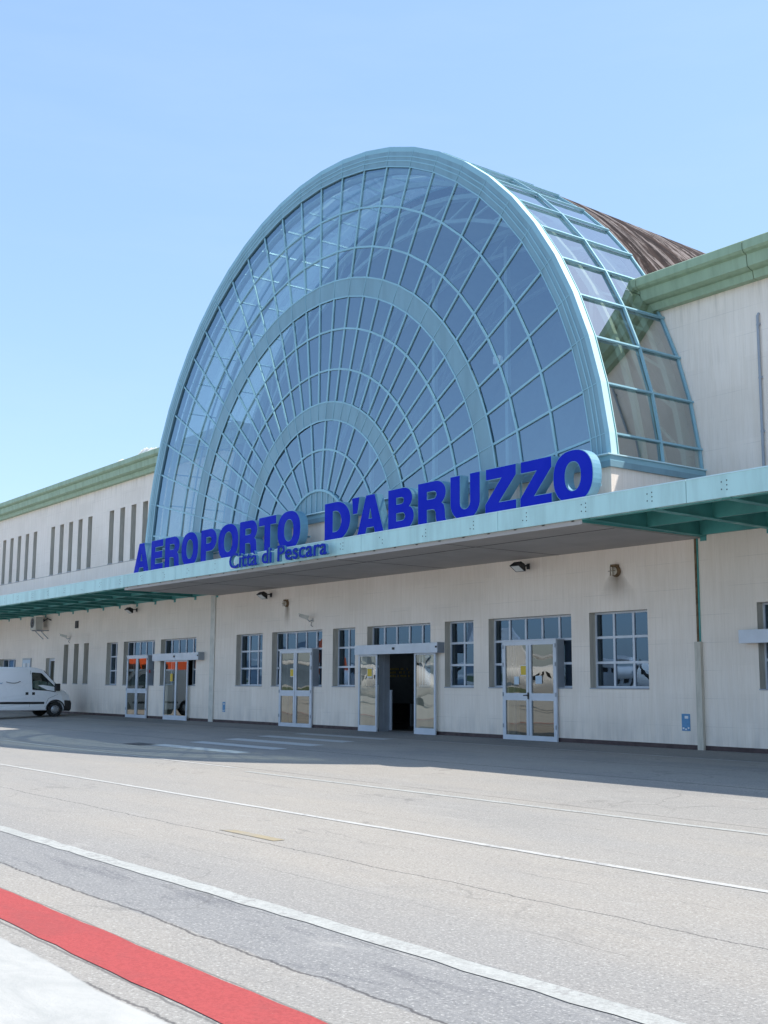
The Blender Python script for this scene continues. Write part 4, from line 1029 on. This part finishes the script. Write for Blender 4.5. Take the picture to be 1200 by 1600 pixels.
# distant hills round the airfield
hm = MB(); N = 160; pr = None
for k in range(N + 1):
    a = 2 * math.pi * k / N; Rr = 1350
    h = 34 + 26 * math.sin(a * 3 + 1) + 14 * math.sin(a * 7 + 2) + 9 * math.sin(a * 17) + 5 * math.sin(a * 31)
    h = max(h, 8)
    cur = [(Rr * math.cos(a), Rr * math.sin(a), -3), (Rr * 1.04 * math.cos(a), Rr * 1.04 * math.sin(a), h * .7), (Rr * 1.1 * math.cos(a), Rr * 1.1 * math.sin(a), h)]
    if pr:
        hm.face([pr[0], cur[0], cur[1], pr[1]], M['hill'], True); hm.face([pr[1], cur[1], cur[2], pr[2]], M['hill'], True)
    pr = cur
hm.build('hills', kind='structure')
mb = MB(); strip(mb, -600, 500, -160, -900, M['grass'], .03, 4); mb.build('grass_field', kind='structure')

# ------------------------------------------------------------------ camera
P4 = (1.84676841, 0.14590248, -0.93371842, 0.00550931)
pit, yaw, rol = P4[1:]
fwd = Vector((math.sin(yaw) * math.cos(pit), math.cos(yaw) * math.cos(pit), math.sin(pit)))
r0_ = Vector((math.cos(yaw), -math.sin(yaw), 0)); u0_ = r0_.cross(fwd)
rr = r0_ * math.cos(rol) + u0_ * math.sin(rol); uu = -r0_ * math.sin(rol) + u0_ * math.cos(rol)
cd = bpy.data.cameras.new('camera'); cam = bpy.data.objects.new('camera', cd); COL.objects.link(cam)
mat = Matrix((rr, uu, -fwd)).transposed().to_4x4(); mat.translation = Vector((0, -25.16, 1.6)) * S; cam.matrix_world = mat
cd.sensor_fit = 'VERTICAL'; cd.sensor_height = 36; cd.lens = P4[0] * 1000 / 1600 * 36; cd.clip_end = 6000; cd.clip_start = .1
scene.camera = cam

# ------------------------------------------------------------------ light
sd_ = Vector((.40, .435, 1)).normalized(); el = math.asin(sd_.z); az = math.atan2(sd_.x, sd_.y)
sl = bpy.data.lights.new('sun', 'SUN'); sl.energy = 2.4; sl.angle = R(.53); sl.color = (1, .955, .88)
so = bpy.data.objects.new('sun', sl); COL.objects.link(so); so.rotation_euler = sd_.to_track_quat('Z', 'Y').to_euler(); so.location = (0, 0, 60)
wd = bpy.data.worlds.new('World'); scene.world = wd; wd.use_nodes = True; nt = wd.node_tree
sky = nt.nodes.new('ShaderNodeTexSky'); sky.sky_type = 'NISHITA'; sky.sun_disc = False; sky.sun_elevation = el; sky.sun_rotation = az
sky.air_density = 1.0; sky.dust_density = 1.2; sky.ozone_density = 1.2; sky.altitude = 10
bg = nt.nodes['Background']; mx = nt.nodes.new('ShaderNodeMix'); mx.data_type = 'RGBA'; mx.inputs[0].default_value = .6
nt.links.new(sky.outputs[0], mx.inputs[6]); mx.inputs[7].default_value = (1.09, 1.78, 2.8, 1)
tc = nt.nodes.new('ShaderNodeTexCoord'); mp = nt.nodes.new('ShaderNodeMapping'); mp.inputs['Scale'].default_value = (1.6, 1.6, 9); mp.inputs['Rotation'].default_value = (.12, .05, 0)
ns = nt.nodes.new('ShaderNodeTexNoise'); ns.inputs['Scale'].default_value = 2.2; ns.inputs['Detail'].default_value = 6; ns.inputs['Roughness'].default_value = .6
mr = nt.nodes.new('ShaderNodeMapRange'); mr.inputs[1].default_value = .48; mr.inputs[2].default_value = .8; mr.inputs[4].default_value = .09
nt.links.new(tc.outputs['Generated'], mp.inputs[0]); nt.links.new(mp.outputs[0], ns.inputs[0]); nt.links.new(ns.outputs[0], mr.inputs[0])
m2 = nt.nodes.new('ShaderNodeMix'); m2.data_type = 'RGBA'; nt.links.new(mr.outputs[0], m2.inputs[0]); nt.links.new(mx.outputs[2], m2.inputs[6]); m2.inputs[7].default_value = (2.2, 2.7, 3.1, 1)
nt.links.new(m2.outputs[2], bg.inputs[0]); bg.inputs[1].default_value = .138
vs = scene.view_settings; vs.view_transform = 'Standard'; vs.look = 'None'; vs.exposure = 1.31; vs.gamma = 1
scene.cycles.use_denoising = True
scene.cycles.max_bounces = 8; scene.cycles.transparent_max_bounces = 16
scene.cycles.sample_clamp_indirect = 6
